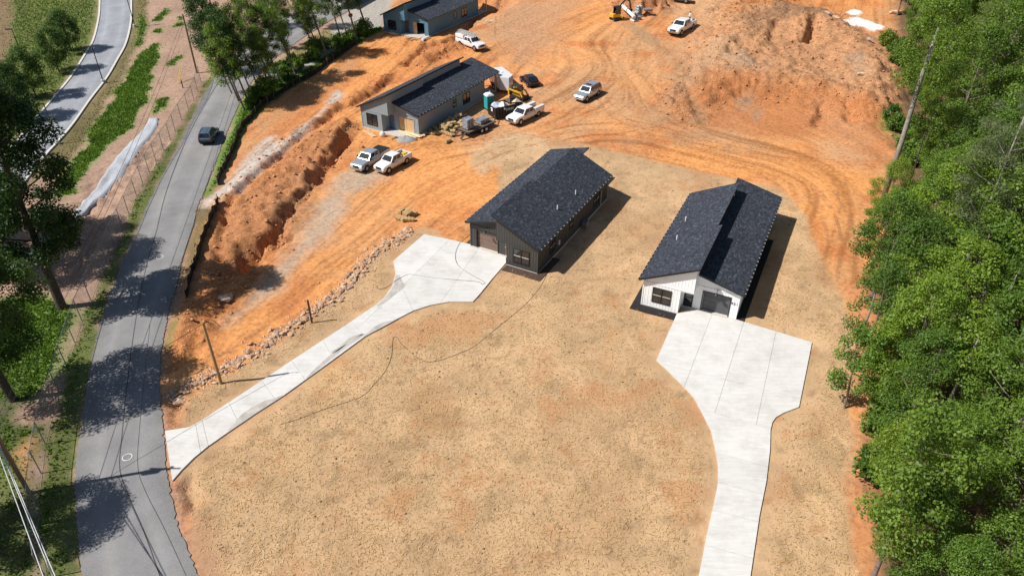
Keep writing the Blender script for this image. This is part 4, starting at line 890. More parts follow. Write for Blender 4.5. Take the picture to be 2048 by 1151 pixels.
for k, (x, z) in enumerate(((0.55, 0), (.1, .09), (-.45, 0))):
    b = MB(); L = 5.2 - .5 * k
    for s in (-.2, .2): b.bar((-L / 2 - .9, s, 0), (L / 2 - .9, s, 0), .06, .09)
    q = -L / 2 - .7
    while q < L / 2 - 1.0: b.bar((q, -.2, 0), (q, .2, 0), .035); q += .32
    thing(b, 'ladder', M('ladder_alu', (.58, .56, .52), .4, .5), T4, 0, x, 2.2 + z, ('long aluminium ladder along the cab edge of the truck rack', 'aluminium ladder lying in the middle of the truck rack', 'shorter aluminium ladder on the far side of the truck rack')[k], 'ladder', group='ladders on the work truck')
# ================================================================ PLANT AND SITE THINGS
CAT_Y = M('machine_yellow', (.70, .40, .03), .45, var=.08); CAT_D = M('machine_dark', (.03, .03, .03), .6)
def excavator():
    root = empty('mini_excavator', on(1231, 40), .55, 'yellow mini excavator with dark boom digging into the red dirt heap', 'excavator')
    for s in (-.62, .62):
        b = MB(); pr = [(-1.0, .2), (-.85, .42), (.85, .42), (1.0, .2), (.85, 0), (-.85, 0)]
        b.add([(x, s + d, z) for d in (-.19, .19) for x, z in pr], [tuple(range(6))[::-1], tuple(range(6, 12))] + [(i, (i + 1) % 6, 6 + (i + 1) % 6, 6 + i) for i in range(6)]); b.build('track', CAT_D, root, bevel=.03)
    MB().box(-.85, .85, -.42, .42, .25, .5).build('undercarriage', CAT_D, root)
    MB().box(1.5, 1.62, -.85, .85, .05, .42).build('blade', CAT_Y, root); 
    u = MB(); u.loft([[(-1.0, -.5, .55), (.6, -.75, .55), (.75, .75, .55), (-1.0, .6, .55)], [(-1.05, -.55, 1.15), (.55, -.75, 1.1), (.7, .75, 1.0), (-1.05, .65, 1.15)], [(-.95, -.45, 1.3), (.4, -.65, 1.15), (.5, .65, 1.05), (-.95, .55, 1.3)]]); u.build('body', CAT_Y, root, bevel=.04)
    c = MB()
    for x in (-.6, .55):
        for y in (-.68, .08): c.bar((x, y, 1.1), (x * .92, y, 2.45), .07)
    c.box(-.68, .62, -.74, .14, 2.44, 2.55); cab = c.build('cab', CAT_D, root)
    for a in ([(-.6, -.69, 1.15), (.55, -.69, 1.15), (.5, -.69, 2.42), (-.55, -.69, 2.42)], [(.58, -.66, 1.15), (.58, .06, 1.15), (.53, .06, 2.42), (.53, -.66, 2.42)], [(-.6, .1, 1.15), (.55, .1, 1.15), (.5, .1, 2.42), (-.55, .1, 2.42)]): MB().quad(*a).build('pane', CGLASS, cab, fix=False)
    MB().box(-.3, .2, -.55, -.05, 1.1, 1.65).build('seat', CAT_D, cab)
    REDB = M('boom_brown', (.10, .04, .025), .5)
    b = MB(); pts = [(.8, .35, .95), (1.3, .35, 2.5), (2.4, .35, 3.3), (3.4, .35, 2.9)]
    for p, q in zip(pts[:-1], pts[1:]): b.bar(p, q, .18, .28)
    b.build('boom', REDB, root); b = MB(); b.bar((3.3, .35, 3.05), (3.75, .35, 1.5), .16, .24); b.build('arm', REDB, root)
    b = MB(); b.bar((1.2, .35, 1.3), (2.0, .35, 2.7), .08); b.bar((2.3, .35, 3.55), (3.25, .35, 3.3), .08); b.build('hydraulic_ram', CHROME, root)
    b = MB(); b.loft([[(3.55, .05, 1.5), (3.55, .65, 1.5), (3.95, .65, 1.45), (3.95, .05, 1.45)], [(3.3, .05, 1.1), (3.3, .65, 1.1), (4.0, .65, 1.1), (4.0, .05, 1.1)], [(3.25, .05, .85), (3.25, .65, .85), (3.6, .65, .75), (3.6, .05, .75)]]); b.build('bucket', CAT_D, root)
excavator()
def loader():
    root = empty('skid_loader', on(1036, 196), 2.55 + math.pi, 'yellow tracked skid loader between dumpster and black hatchback', 'loader')
    for s in (-.62, .62):
        b = MB(); pr = [(-1.1, .3), (-.8, .75), (.5, .55), (1.0, .3), (.8, 0), (-.9, 0)]
        b.add([(x, s + d, z) for d in (-.2, .2) for x, z in pr], [tuple(range(6))[::-1], tuple(range(6, 12))] + [(i, (i + 1) % 6, 6 + (i + 1) % 6, 6 + i) for i in range(6)]); b.build('track', CAT_D, root, bevel=.03)
    MB().box(-1.25, .7, -.42, .42, .3, 1.05).build('body', CAT_Y, root, bevel=.05); MB().box(-1.4, -.85, -.6, .6, .55, 1.25).build('engine_cover', CAT_D, root, bevel=.06)
    c = MB()
    for x in (-.8, .5):
        for y in (-.42, .42): c.bar((x, y, 1.0), (x, y, 2.0), .09)
    c.box(-.9, .6, -.5, .5, 1.98, 2.1); c.build('cab', CAT_D, root)
    for s in (-.72, .72):
        b = MB(); b.bar((-1.2, s, 1.5), (.9, s, 1.25), .14, .2); b.bar((.85, s, 1.3), (1.35, s, .5), .14, .2); b.bar((-1.2, s, .6), (-1.2, s, 1.55), .14, .2); b.build('lift_arm', CAT_Y, root)
    b = MB(); b.loft([[(1.3, -.9, .75), (1.3, .9, .75), (1.38, .9, .75), (1.38, -.9, .75)], [(1.3, -.9, .1), (1.3, .9, .1), (1.42, .9, .14), (1.42, -.9, .14)], [(1.4, -.9, .04), (1.4, .9, .04), (2.1, .9, .06), (2.1, -.9, .06)]]); b.build('bucket', CAT_D, root)
loader()
def dumpster():
    root = empty('dumpster', on(1011, 228), .545, 'open black roll-off dumpster piled with building waste', 'dumpster'); L, w, h = 4.5, 2.2, 1.7
    m = M('dumpster_black', (.014, .014, .016), .5, var=.3)
    b = MB(); b.box(-L / 2, L / 2, -w / 2, w / 2, .15, .28)
    b.box(-L / 2, L / 2, -w / 2, -w / 2 + .06, .28, h); b.box(-L / 2, L / 2, w / 2 - .06, w / 2, .28, h); b.box(L / 2 - .06, L / 2, -w / 2 + .061, w / 2 - .061, .28, h); b.build('body', m, root)
    b = MB(); b.box(-L / 2 - .05, -L / 2 + .01, -w / 2, w / 2, .2, h - .02); g = b.build('gate', m, root); MB().box(-L / 2 - .065, -L / 2 - .052, -.25, .15, .95, 1.5).build('notice', WHITEM, g)
    b = MB()
    for k in range(9):
        x = -L / 2 + .15 + k * (L - .3) / 8
        for s in (-1, 1): b.box(x - .05, x + .05, min(s * w / 2, s * (w / 2 + .07)), max(s * w / 2, s * (w / 2 + .07)), .2, h - .05)
    b.box(-L / 2, L / 2, -w / 2 - .06, -w / 2, h - .08, h + .04); b.box(-L / 2, L / 2, w / 2, w / 2 + .06, h - .08, h + .04); b.build('rib', m, root)
    b = MB()
    for k in range(5): b.box(-.6 + .27 * k, -.6 + .27 * k + .16, -w / 2 - .085, -w / 2 - .072, 1.05, 1.4)
    b.build('side_lettering', M('lettering_grey', (.5, .5, .52), .6), root)
    b = MB(); n = 9; vs = [(-L / 2 + .1 + (L - .2) * i / n, -w / 2 + .08 + (w - .16) * j / 5, 1.25 + random.random() * .4) for i in range(n + 1) for j in range(6)]
    b.add(vs, [(i * 6 + j, (i + 1) * 6 + j, (i + 1) * 6 + j + 1, i * 6 + j + 1) for i in range(n) for j in range(5)]); b.build('waste_fill', M('waste_brown', (.34, .25, .17), .9, var=.5, scale=4), root, fix=False)
    for k, (x, y, c, lb) in enumerate(((-1.6, .2, (.5, .55, .68), 'crumpled blue white sheet on the dumpster waste'), (-.7, -.5, (.78, .76, .74), 'white folded board on the dumpster waste'), (.9, .5, (.1, .07, .05), 'dark board leaning on the dumpster waste'), (1.7, -.3, (.58, .45, .30), 'tan cardboard sheet on the dumpster waste'))):
        b = MB(); b.add([(-.7, -.5, 0), (.6, -.55, .1), (.75, .5, .35), (-.5, .6, .2), (0, 0, .75)], [(0, 1, 4), (1, 2, 4), (2, 3, 4), (3, 0, 4)])
        o = b.build('waste_sheet', M('waste%d' % k, c, .7), label=lb, cat='waste', fix=False); o.location = root.matrix_basis @ Vector((x, y, 1.45)); o.rotation_euler = (.1, -.1, k * 1.3)
dumpster()
def toilet():
    root = empty('portable_toilet', on(978, 216), .5, 'teal portable toilet with white domed roof beside the grey house', 'toilet')
    b = MB(); b.box(-.55, .55, -.55, .55, .1, 2.05); b.build('cabin', TEAL, root, bevel=.04)
    for x in (-.5, .38): MB().box(x, x + .12, -.585, -.552, .15, 2.0).build('rib', TEAL, root)
    MB().box(-.36, .36, -.60, -.556, .2, 1.95).build('door', TEAL, root); MB().box(-.62, .62, -.62, .62, 0, .1).build('base', CAT_D, root)
    b = MB(); b.loft([[(-.62, -.62, 2.05), (.62, -.62, 2.05), (.62, .62, 2.05), (-.62, .62, 2.05)], [(-.58, -.58, 2.18), (.58, -.58, 2.18), (.58, .58, 2.18), (-.58, .58, 2.18)], [(-.3, -.45, 2.38), (.3, -.45, 2.38), (.3, .45, 2.38), (-.3, .45, 2.38)]]); b.build('roof', M('roof_white', (.72, .76, .76), .5), root, bevel=.03)
    MB().cyl((.4, .4, 2.1), (.4, .4, 2.5), .05, 8).build('vent', WHITEM, root)
toilet()
def box_trailer():
    root = empty('enclosed_trailer', on(1004, 170), -1.15, 'white enclosed trailer with v-shaped nose behind the grey house', 'trailer'); h, w = 2.55, 1.15
    o = [(-2.6, -w), (1.7, -w), (2.75, 0), (1.7, w), (-2.6, w)]; b = MB(); b.prism(o, .5, h); b.build('body', paint_mat('trailer_white', (.74, .75, .76)), root, bevel=.04)
    MB().box(-2.7, -2.6, -w + .1, w - .1, .6, h - .15).build('rear_door', WHITEM, root); MB().box(.2, .95, -w - .02, -w - .002, .7, 2.2).build('side_door', M('door_grey', (.45, .46, .48), .4), root)
    for s in (-1, 1):
        for x in (-1.0, -.15): wheel(root, x, s * (w + .12), .34, s)
        MB().box(-1.5, .35, min(s * w, s * (w + .28)), max(s * w, s * (w + .28)), .72, .78).build('fender', DARKP, root)
    b = MB(); b.bar((2.2, 0, .5), (3.6, 0, .5), .1); b.build('tongue', CAT_D, root); MB().box(-.3, .1, -.2, .2, h, h + .12).build('roof_vent', WHITEM, root)
box_trailer()
def flatbed():
    a, rzz = head((930, 268), (990, 240)); root = empty('flatbed_trailer', on(956, 259), rzz, 'black flatbed trailer loaded with wrapped pallets beside the straw bales', 'trailer')
    for k in range(9): MB().box(-2.9, 2.5, -1.05 + k * .233, -1.05 + k * .233 + .222, .68, .74).build('deck_plank', WOODP, root)
    b = MB(); b.box(-2.95, 2.55, -1.12, -1.055, .55, .73); b.box(-2.95, 2.55, 1.053, 1.12, .55, .73); b.box(-2.95, -2.91, -1.05, 1.05, .5, .73); b.build('side_rail', CAT_D, root)
    b = MB(); b.bar((2.5, -.8, .6), (3.8, 0, .6), .09); b.bar((2.5, .8, .6), (3.8, 0, .6), .09); b.build('tongue', CAT_D, root); MB().cyl((3.5, .1, .1), (3.5, .1, 1.0), .05).build('jack', CHROME, root)
    for s in (-1, 1):
        for x in (-.6, .25): wheel(root, x, s * 1.28, .36, s)
        MB().box(-1.1, .75, min(s * 1.13, s * 1.42), max(s * 1.13, s * 1.42), .77, .81).build('fender', CAT_D, root)
    for k in (-1, 1): b = MB(); b.bar((-2.95, k * .6, .7), (-4.1, k * .65, .08), .3, .06); b.build('ramp', CAT_D, root)
    wrap = glass_mat('pallet_wrap', (.22, .24, .28), .25); shing = M('wrapped_bundles', (.30, .32, .36), .35, var=.6, scale=6)
    bpy.context.view_layer.update()
    for x, h, lb, lx in ((-1.9, 1.45, 'tall plastic wrapped pallet of bundles on the trailer end', 1.3), (.9, .55, 'low plastic wrapped pallet of dark bundles on the trailer', 1.7)):
        r2 = empty('pallet_load', root.matrix_world @ Vector((x, 0, .74)), rzz, lb, 'pallet'); b = MB()
        for y in (-.5, 0, .42): b.box(-lx / 2, lx / 2, y, y + .1, 0, .1)
        b.box(-lx / 2, lx / 2, -.55, .55, .1, .13); b.build('pallet', WOODP, r2)
        k = 0; z = .14
        while z < h:
            for q in range(3): MB().box(-lx / 2 + q * lx / 3 + .015 * (k % 2), -lx / 2 + (q + 1) * lx / 3 - .02, -.52 + random.uniform(-.03, .03), .52 + random.uniform(-.03, .03), z, z + .16).build('bundle', shing, r2, bevel=.03)
            z += .17; k += 1
        MB().box(-lx / 2 - .02, lx / 2 + .02, -.56, .56, z - .03, z).build('wrap_sheet', wrap, r2, bevel=.012)
flatbed()
# covers in front of the heap: pipe and two valve stacks on pallets
b = MB(); a, c = on(1242, 26), on(1268, 44); b.cyl(a + Vector((0, 0, 1.0)), c + Vector((0, 0, .9)), .32, 14); b.build('drain_pipe', WHITEM, label='white drain pipe lying across pallets by the excavator', cat='pipe')
for k, (px, py) in enumerate(((1269, 40), (1277, 33))):
    r2 = empty('stacked_fittings', on(px, py), .5, ('shorter grey stack of pipe fittings on a white sheet', 'taller grey stack of pipe fittings against the dirt heap')[k], 'stack'); MB().box(-.7, .7, -.7, .7, 0, .12).build('pallet', WHITEM, r2)
    for q in range(3 + k):
        for x in (-.3, .3): MB().cyl((x, -.45, .35 + q * .46), (x, .45, .35 + q * .46), .22, 12).build('fitting', M('fitting_grey', (.33, .37, .39), .5), r2)
MB().prism([tuple(p[:2]) for p in (on(1286, 29), on(1302, 30), on(1304, 33), on(1290, 34))], zb(155.0) + .0, zb(155.0) + .35).build('plate_stack', M('plate_grey', (.22, .2, .19), .6), label='flat grey steel plates on the dirt by the heap', cat='plates')
# straw bales
STRAWB = M('bale_straw', (.44, .31, .15), .95, var=.45, scale=7, bmp=.9)
bale_me = []
for k in range(4):
    b = MB(); rs = []
    for i in range(7):
        x = -.5 + i / 6; f = (.86 if i in (0, 6) else 1) * (.93 if i in (2, 4) else 1)
        rs.append([(x + random.uniform(-.02, .02), .25 * f * a + random.uniform(-.02, .02), .21 * f * c + random.uniform(-.02, .02)) for a, c in ((-1, -.7), (-.75, -1), (.75, -1), (1, -.7), (1, .7), (.75, 1), (-.75, 1), (-1, .7))])
    b.loft(rs); bale_me.append(b.mesh('straw_bale', STRAWB, False))
def bale(p, rz, tilt, label, group):
    o = link('straw_bale', random.choice(bale_me)); o.location = p; o.rotation_euler = (random.uniform(-.25, .25), tilt, rz); return tag(o, label, 'straw bale', group)
random.seed(5)
pts = [(862, 268), (872, 262), (880, 272), (884, 256), (894, 264), (896, 250), (905, 256), (890, 272), (904, 268), (912, 244), (920, 250), (910, 262), (876, 268), (916, 236), (924, 242), (928, 234), (900, 240), (932, 250), (866, 274), (899, 275), (886, 264), (908, 250), (915, 258), (923, 256)]
for i, (px, py) in enumerate(pts):
    bale(on(px, py, .24), random.uniform(0, 3.1), random.uniform(-.3, .3), 'tan straw bale heaped against the grey house', 'bales heaped by the grey house')
for i, (px, py) in enumerate(((886, 262), (893, 256), (903, 250), (912, 244), (896, 264), (889, 268), (906, 258), (918, 242), (900, 262), (884, 266))):
    bale(on(px, py, .72), random.uniform(0, 3.1), random.uniform(-.5, .5), 'tan straw bale lying on top of the heap by the grey house', 'bales heaped by the grey house')
for px, py, rz_, z in ((803, 424, 1.2, .25), (813, 426, 1.0, .25), (827, 430, .7, .25), (800, 439, -.3, .25), (812, 441, .5, .25), (820, 441, .1, .25), (817, 434, .9, .6)):
    bale(on(px, py, z), rz_, random.uniform(-.2, .2), 'greenish straw bale in the small pile above the stone border', 'small pile of bales on open dirt')
bale(on(896, 286, .24), .9, .1, 'single straw bale lying away from the heap', None)
# lumber
def plank(a, c, z, w, label, group, m=LUMBER, t=.05):
    p, q = on(*a, 0), on(*c, 0); v = q - p; o = MB().box(-v.xy.length / 2, v.xy.length / 2, -w / 2, w / 2, 0, t).build('plank', m, label=label, cat='plank', group=group)
    o.location = ((p + q) / 2) + Vector((0, 0, z)); o.rotation_euler = (0, 0, math.atan2(v.y, v.x)); return o
for k in range(13): plank((798 + k * 2.6 + random.uniform(-4, 4), 266 + k * .4), (838 + k * 1.3 + random.uniform(-8, 6), 283 - k * .9 + random.uniform(-2, 2)), .16 + .05 * (k % 3), .26, 'pale plank in the fan of lumber before the grey house', 'lumber by the grey house')
for k, (a, c) in enumerate((((727, 266), (748, 280)), ((734, 266), (752, 279)))): plank(a, c, .06, .22, 'pale plank lying apart near the silver pickup', 'two loose planks')
for k, (a, c) in enumerate((((788, 282), (812, 276)), ((790, 276), (815, 270)), ((784, 285), (800, 272)))): plank(a, c, .05, .14, 'weathered board scrap by the gravel heap', 'board scraps', WOODP)
for k, (a, c) in enumerate((((970, 40), (992, 43)), ((972, 43), (988, 39)), ((976, 45), (986, 42)))): plank(a, c, .05, .2, 'pale board lying behind the blue house side', 'boards by the blue house')
for k in range(6): plank((812 + 5 * k, 84 + random.uniform(-3, 3)), (826 + 4 * k, 79 + random.uniform(-4, 4)), .05, .13, 'scrap board on the dirt before the blue house', 'scraps by the blue house', random.choice((WOODP, LUMBER)))
o = MB().cyl((0, -1.0, .25), (0, 1.0, .25), .2, 12).build('pipe_roll', WHITEM, label='white pipe lying in the trench before the blue house', cat='pipe'); o.location = on(852, 84); o.rotation_euler = (0, 0, -.5)
b = MB(); n = 10; n = 18; b.loft([[((1.7 * (1 - t)) * math.cos(2 * math.pi * k / n) * random.uniform(.75, 1.2), 1.2 * (1 - t) * math.sin(2 * math.pi * k / n) * random.uniform(.75, 1.2), .6 * t * (2 - t) * random.uniform(.7, 1.1)) for k in range(n)] for t in (0, .2, .4, .6, .8, .97)])
o = b.build('gravel_heap', M('gravel_grey', (.30, .29, .28), .95, var=.4, scale=9, bmp=1), smooth=True, label='small grey gravel heap behind the white pickup', cat='gravel heap'); o.location = on(813, 284, -.1)
def sack(px, py, lb, c=(.72, .66, .6)):
    b = MB(); b.loft([[(.42 * r * math.cos(k * math.pi / 4), .32 * r * math.sin(k * math.pi / 4), z) for k in range(8)] for r, z in ((.8, 0), (1, .25), (.95, .5), (.5, .68), (.25, .8))]); o = b.build('debris_sack', M('sack' + str(px), c, .8, var=.15), smooth=True, label=lb, cat='sack'); o.location = on(px, py); return o
sack(766, 278, 'white full sack standing behind the silver pickup'); sack(803, 262, 'crumpled white sack on the porch lumber', (.7, .62, .52))
# dirt boulder pair by the track
ROCKM = M('rust_stone', (.48, .29, .175), .9, var=.42, scale=3.5, bmp=.6); PALE = M('pale_stone', (.56, .39, .265), .9, var=.3, scale=4, bmp=.6); GREYR = M('grey_stone', (.36, .28, .23), .9, var=.35, scale=4, bmp=.6)
def rock_mesh(seed, m, flat=.62):
    rn = random.Random(seed); bm = bmesh.new(); bmesh.ops.create_icosphere(bm, subdivisions=1, radius=.5)
    for v in bm.verts: v.co *= rn.uniform(.72, 1.18); v.co.z *= flat; v.co.x *= 1.25
    me = bpy.data.meshes.new('stone'); bm.to_mesh(me); bm.free(); me.materials.append(m); return me
rocks = [rock_mesh(k, (ROCKM, ROCKM, PALE, GREYR)[k % 4], .45 + .06 * (k % 5)) for k in range(12)]
root = empty('stone_border', on(600, 640), 0, 'long ragged border of rust coloured stones beside the driveway', 'stone border')
BORD = [(345, 800), (362, 785), (398, 763), (450, 741), (490, 716), (520, 698), (562, 668), (600, 643), (650, 608), (688, 577), (714, 548), (738, 520), (768, 494), (798, 474), (826, 461)]
bl = [Vector(p) for p in line(BORD, 10)]; cum = [0]
for a, c in zip(bl[:-1], bl[1:]): cum.append(cum[-1] + (c - a).length)
rn = random.Random(3)
for k in range(299):
    s = (k + rn.random()) / 299 * cum[-1]; i = max(j for j in range(len(cum)) if cum[j] <= s); i = min(i, len(bl) - 2)
    d = (bl[i + 1] - bl[i]); p = bl[i] + d * ((s - cum[i]) / max(d.length, 1e-6)); n = Vector((-d.y, d.x)).normalized(); p = p + n * rn.gauss(0, .42)
    o = link('stone', rocks[k % 12], root); sc = rn.uniform(.26, .44) + .35 * rn.random() ** 2.5; o.scale = (sc, sc * rn.uniform(.6, 1), sc * rn.uniform(.6, 1))
    o.location = Vector((p.x, p.y, gz(p.x, p.y) + .04 + .1 * rn.random())) - root.location; o.rotation_euler = (rn.uniform(-.5, .5), rn.uniform(-.5, .5), rn.uniform(0, 6.3))
rd = MB(); vs = []
for k in range(1600):                                             # the chips between the stones
    s = rn.random() * cum[-1]; i = min(max(j for j in range(len(cum)) if cum[j] <= s), len(bl) - 2); d = (bl[i + 1] - bl[i]); p = bl[i] + d * rn.random(); n = Vector((-d.y, d.x)).normalized(); p = p + n * rn.gauss(0, .6)
    z = gz(p.x, p.y); r = rn.uniform(.06, .17); a = rn.random() * 3
    q = [(p.x + r * math.cos(a + t) * rn.uniform(.7, 1.3), p.y + r * math.sin(a + t), z - .02) for t in (0, 1.6, 3.1, 4.7)]
    rd.add(q + [(p.x + rn.uniform(-.05, .05), p.y, z + r * .9)], [(0, 1, 4), (1, 2, 4), (2, 3, 4), (3, 0, 4)])
rdo = rd.build('stone_chips', PALE, root, kind='stuff'); rdo.location = -root.location
for px, py, s, lb in ((452, 603, 1.6, 'large pale boulder lying on the dirt slope near the road'), (460, 601, 1.2, 'smaller boulder leaning against the large pale boulder'), (1790, 28, 2.2, 'pale boulder at the wood edge beside the white patch'), (1668, 48, 1.6, 'tan rock left of the white lime patch'), (1650, 45, 1.2, 'low tan rock near the deep dark cut'), (1718, 172, 1.5, 'whitish rock on the flank of the dirt mound'), (1735, 92, 1.3, 'brown rocks at the mound top by the wood'), (1580, 40, 1.0, 'small pale rock on the dark dug soil'), (360, 798, 1.3, 'stone at the head of the washed-out gully')):
    o = link('boulder', rocks[(px + py) % 12]); o.location = on(px, py, .12 * s); o.scale = (s, s * .8, s * .8); o.rotation_euler = (.2, .1, px * .7); tag(o, lb, 'rock')
# silt fences
SILT = M('black_fabric', (.010, .010, .011), .8, var=.3); STAKE = plank_mat('stake_wood', (.30, .22, .14))
def silt(px, h, label):
    P = [Vector(p) for p in line(px, 6)]; root = empty('silt_fence', (P[0].x, P[0].y, gz(*P[0])), 0, label, 'fence'); b = MB(); vs = []; o0 = root.location
    for i, p in enumerate(P):
        w = .12 * math.sin(i * 1.7) + random.uniform(-.06, .06); z = gz(p.x, p.y)
        for dz, t in ((-.2, 0), (h * .5, .6), (h * (1 + random.uniform(-.12, .05)), 1)): vs.append((p.x + w * t - o0.x, p.y - o0.y, z + dz - o0.z))
    fs = [(i * 3 + k, i * 3 + 3 + k, i * 3 + 4 + k, i * 3 + 1 + k) for i in range(len(P) - 1) for k in range(2)]
    o = b.add(vs, fs).build('fabric', SILT, root, fix=False); md = o.modifiers.new('t', 'SOLIDIFY'); md.thickness = .03
    for i in range(0, len(P), 3):
        p = P[i]; z = gz(p.x, p.y); MB().box(p.x - o0.x - .03, p.x - o0.x + .03, p.y - o0.y - .07, p.y - o0.y - .02, z - o0.z - .2, z - o0.z + h + .25).build('stake', STAKE, root)
silt([(436, 369), (442, 348), (453, 332), (466, 301), (484, 257), (502, 239), (523, 215), (549, 199), (575, 181), (601, 166), (630, 150), (655, 129), (681, 112), (714, 90)], .85, 'black silt fence running below the roadside trees')
silt([(437, 404), (429, 424), (418, 456), (405, 489), (394, 528), (384, 552), (374, 600)], .85, 'short sagging black silt fence beside the washed dirt slope')
# chain-link fence
def chain_mat():
    m, t, b = nodes('chain_link'); out = t.nodes['Material Output']; uv = N(t, 'ShaderNodeUVMap').outputs['UV']; w = []
    for a in (.785, -.785):
        mp = N(t, 'ShaderNodeMapping'); mp.inputs['Rotation'].default_value = (0, 0, a); t.links.new(uv, mp.inputs[0]); wv = N(t, 'ShaderNodeTexWave'); wv.inputs['Scale'].default_value = 3.2; t.links.new(mp.outputs[0], wv.inputs[0]); w.append(wv.outputs['Fac'])
    mx = N(t, 'ShaderNodeMath', operation='MAXIMUM'); t.links.new(w[0], mx.inputs[0]); t.links.new(w[1], mx.inputs[1])
    tr = N(t, 'ShaderNodeBsdfTransparent'); ms = N(t, 'ShaderNodeMixShader'); b.inputs['Base Color'].default_value = (.34, .38, .40, 1); b.inputs['Metallic'].default_value = .3; b.inputs['Roughness'].default_value = .5
    t.links.new(ramp(t, mx.outputs[0], [(.955, 0), (.975, 1)]), ms.inputs[0]); t.links.new(tr.outputs[0], ms.inputs[1]); t.links.new(b.outputs[0], ms.inputs[2]); t.links.new(ms.outputs[0], out.inputs[0]); return m
CHAIN = chain_mat(); GALV = M('galvanised', (.22, .25, .25), .5, .4)
P = [Vector(p) for p in line(FENCE, 8)]; Q = [P[0]]; acc = 0
for a, c in zip(P[:-1], P[1:]):
    acc += (c - a).length
    if acc > 3.0: Q.append(c); acc = 0
fr = empty('chain_link_fence', (Q[0].x, Q[0].y, gz(*Q[0])), 0, 'tall chain-link fence along the grass verge of the road', 'fence'); o0 = fr.location
def fl(p, z): return (p.x - o0.x, p.y - o0.y, gz(p.x, p.y) + z - o0.z)
for p in Q: MB().cyl(fl(p, -.3), fl(p, 2.45), .04, 8).build('post', GALV, fr)
b = MB()
for a, c in zip(Q[:-1], Q[1:]): b.cyl(fl(a, 2.4), fl(c, 2.4), .025, 6); b.cyl(fl(a, .1), fl(c, .1), .012, 5)
b.build('top_rail', GALV, fr)
for i, (a, c) in enumerate(zip(Q[:-1], Q[1:])):
    o = MB().quad(fl(a, .06), fl(c, .06), fl(c, 2.38), fl(a, 2.38)).build('mesh_panel', CHAIN, fr, fix=False); L = (c - a).length; uv = o.data.uv_layers.new(name='UVMap')
    for l, q in zip(o.data.loops, ((0, 0), (L, 0), (L, 2.3), (0, 2.3))): uv.data[l.index].uv = q
# poles
PW = plank_mat('pole_wood', (.22, .16, .10)); PY = plank_mat('new_pole_wood', (.36, .25, .11))
def pole(px, py, h, r, m, label, arms=()):
    root = empty('utility_pole', on(px, py, -.05), 0, label, 'pole'); b = MB(); b.tube([(0, 0, -.3), (0, 0, h * .5), (0, 0, h)], [r, r * .87, r * .72], 12); b.build('shaft', m, root)
    for z in arms: MB().box(-1.1, 1.1, -.06, .06, z - .06, z + .06).build('crossarm', m, root)
    return root
PA = pole(58, 985, 11.6, .17, PW, 'tall brown utility pole with transformer standing by the road fence', (11.0,)); MB().cyl((.35, 0, 8.9), (.35, 0, 9.9), .26, 14).build('transformer', GALV, PA)
PB = pole(443, 768, 6.5, .13, PY, 'new tan utility pole standing at the stone border', ()); MB().tube([(0, 0, 6.4), (.2, .05, 6.65), (.8, .1, 6.6), (1.2, .2, 5.9)], .025, 6).build('service_drop', CAT_D, PB)
PC = pole(394, 146, 9.3, .16, PW, 'dark utility pole on the mulch bank beyond the trees'); PD = pole(437, 80, 9.0, .16, PW, 'dark utility pole behind the roadside trees')
o = MB().box(-.07, .07, -.07, .07, -.3, 2.6).build('marker_post', M('rust_post', (.09, .045, .03), .8), label='short rusty post at the lower edge of the stone border', cat='post'); o.location = on(624, 645)
WIRE = M('wire_pale', (.55, .57, .60), .4); WIRED = M('wire_dark', (.03, .03, .032), .5)
def wire(a, c, sag, m, label, r=.022, name='overhead_wire'):
    a, c = Vector(a), Vector(c); pts = [a.lerp(c, t / 24) - Vector((0, 0, sag * 4 * (t / 24) * (1 - t / 24))) for t in range(25)]
    return MB().tube([p - a for p in pts], r, 6).build(name, m, label=label, cat='wire').__class__ and None
def wire(a, c, sag, m, label, r=.022, name='overhead_wire'):
    a, c = Vector(a), Vector(c); pts = [a.lerp(c, t / 24) - Vector((0, 0, sag * 4 * (t / 24) * (1 - t / 24))) - a for t in range(25)]
    o = MB().tube(pts, r, 6).build(name, m, label=label, cat='wire'); o.location = a; return o
pa = PA.location
wire(pa + Vector((0, 0, 6.6)), PC.location + Vector((0, 0, 8.9)), 1.2, WIRED, 'upper dark overhead wire from the tall pole along the road', .02)
wire(pa + Vector((-.15, 0, 5.8)), PC.location + Vector((0, 0, 8.2)), 1.4, WIRED, 'lower dark overhead wire from the tall pole along the road', .02)
wire(pa + Vector((0, 0, 6.3)), PB.location + Vector((0, 0, 6.35)), .4, WIRED, 'overhead service wire crossing the road to the new pole', .02)
for k, (z, px) in enumerate(((6.3, 104), (5.7, 110), (7.3, 86))):
    e = GZ(px, 1151, 6.6 + .2 * k); st = pa + Vector((-.1, 0, z)); wire(st, st + (e - st) * 1.5, .1, WIRE, ('pale overhead cable running from the tall pole over the verge', 'pale overhead cable just beneath its twin from the tall pole', 'outer pale overhead cable beyond the tall pole')[k], .026)
wire(PC.location + Vector((0, 0, 8.9)), PD.location + Vector((0, 0, 8.7)), .5, WIRED, 'dark overhead wire between the two far poles', .02)
def cable(px, label):
    P3 = [Vector((p[0], p[1], gz(*p) + .03)) for p in line(px, 10)]
    for p in P3:
        if sdf(d1w, np.array([p.x]), np.array([p.y]))[0] < 0: p.z += .12
    o0 = P3[0]; o = MB().tube([p - o0 for p in P3], .015, 6).build('ground_cable', WIRED, label=label, cat='cable'); o.location = o0
cable([(940, 473), (920, 490), (911, 512), (915, 532), (935, 548), (962, 563), (970, 568), (964, 571), (955, 566), (900, 560), (860, 556), (820, 550), (803, 556), (785, 566), (770, 575), (757, 577), (753, 572)], 'black cable looped across the concrete apron of the dark house')
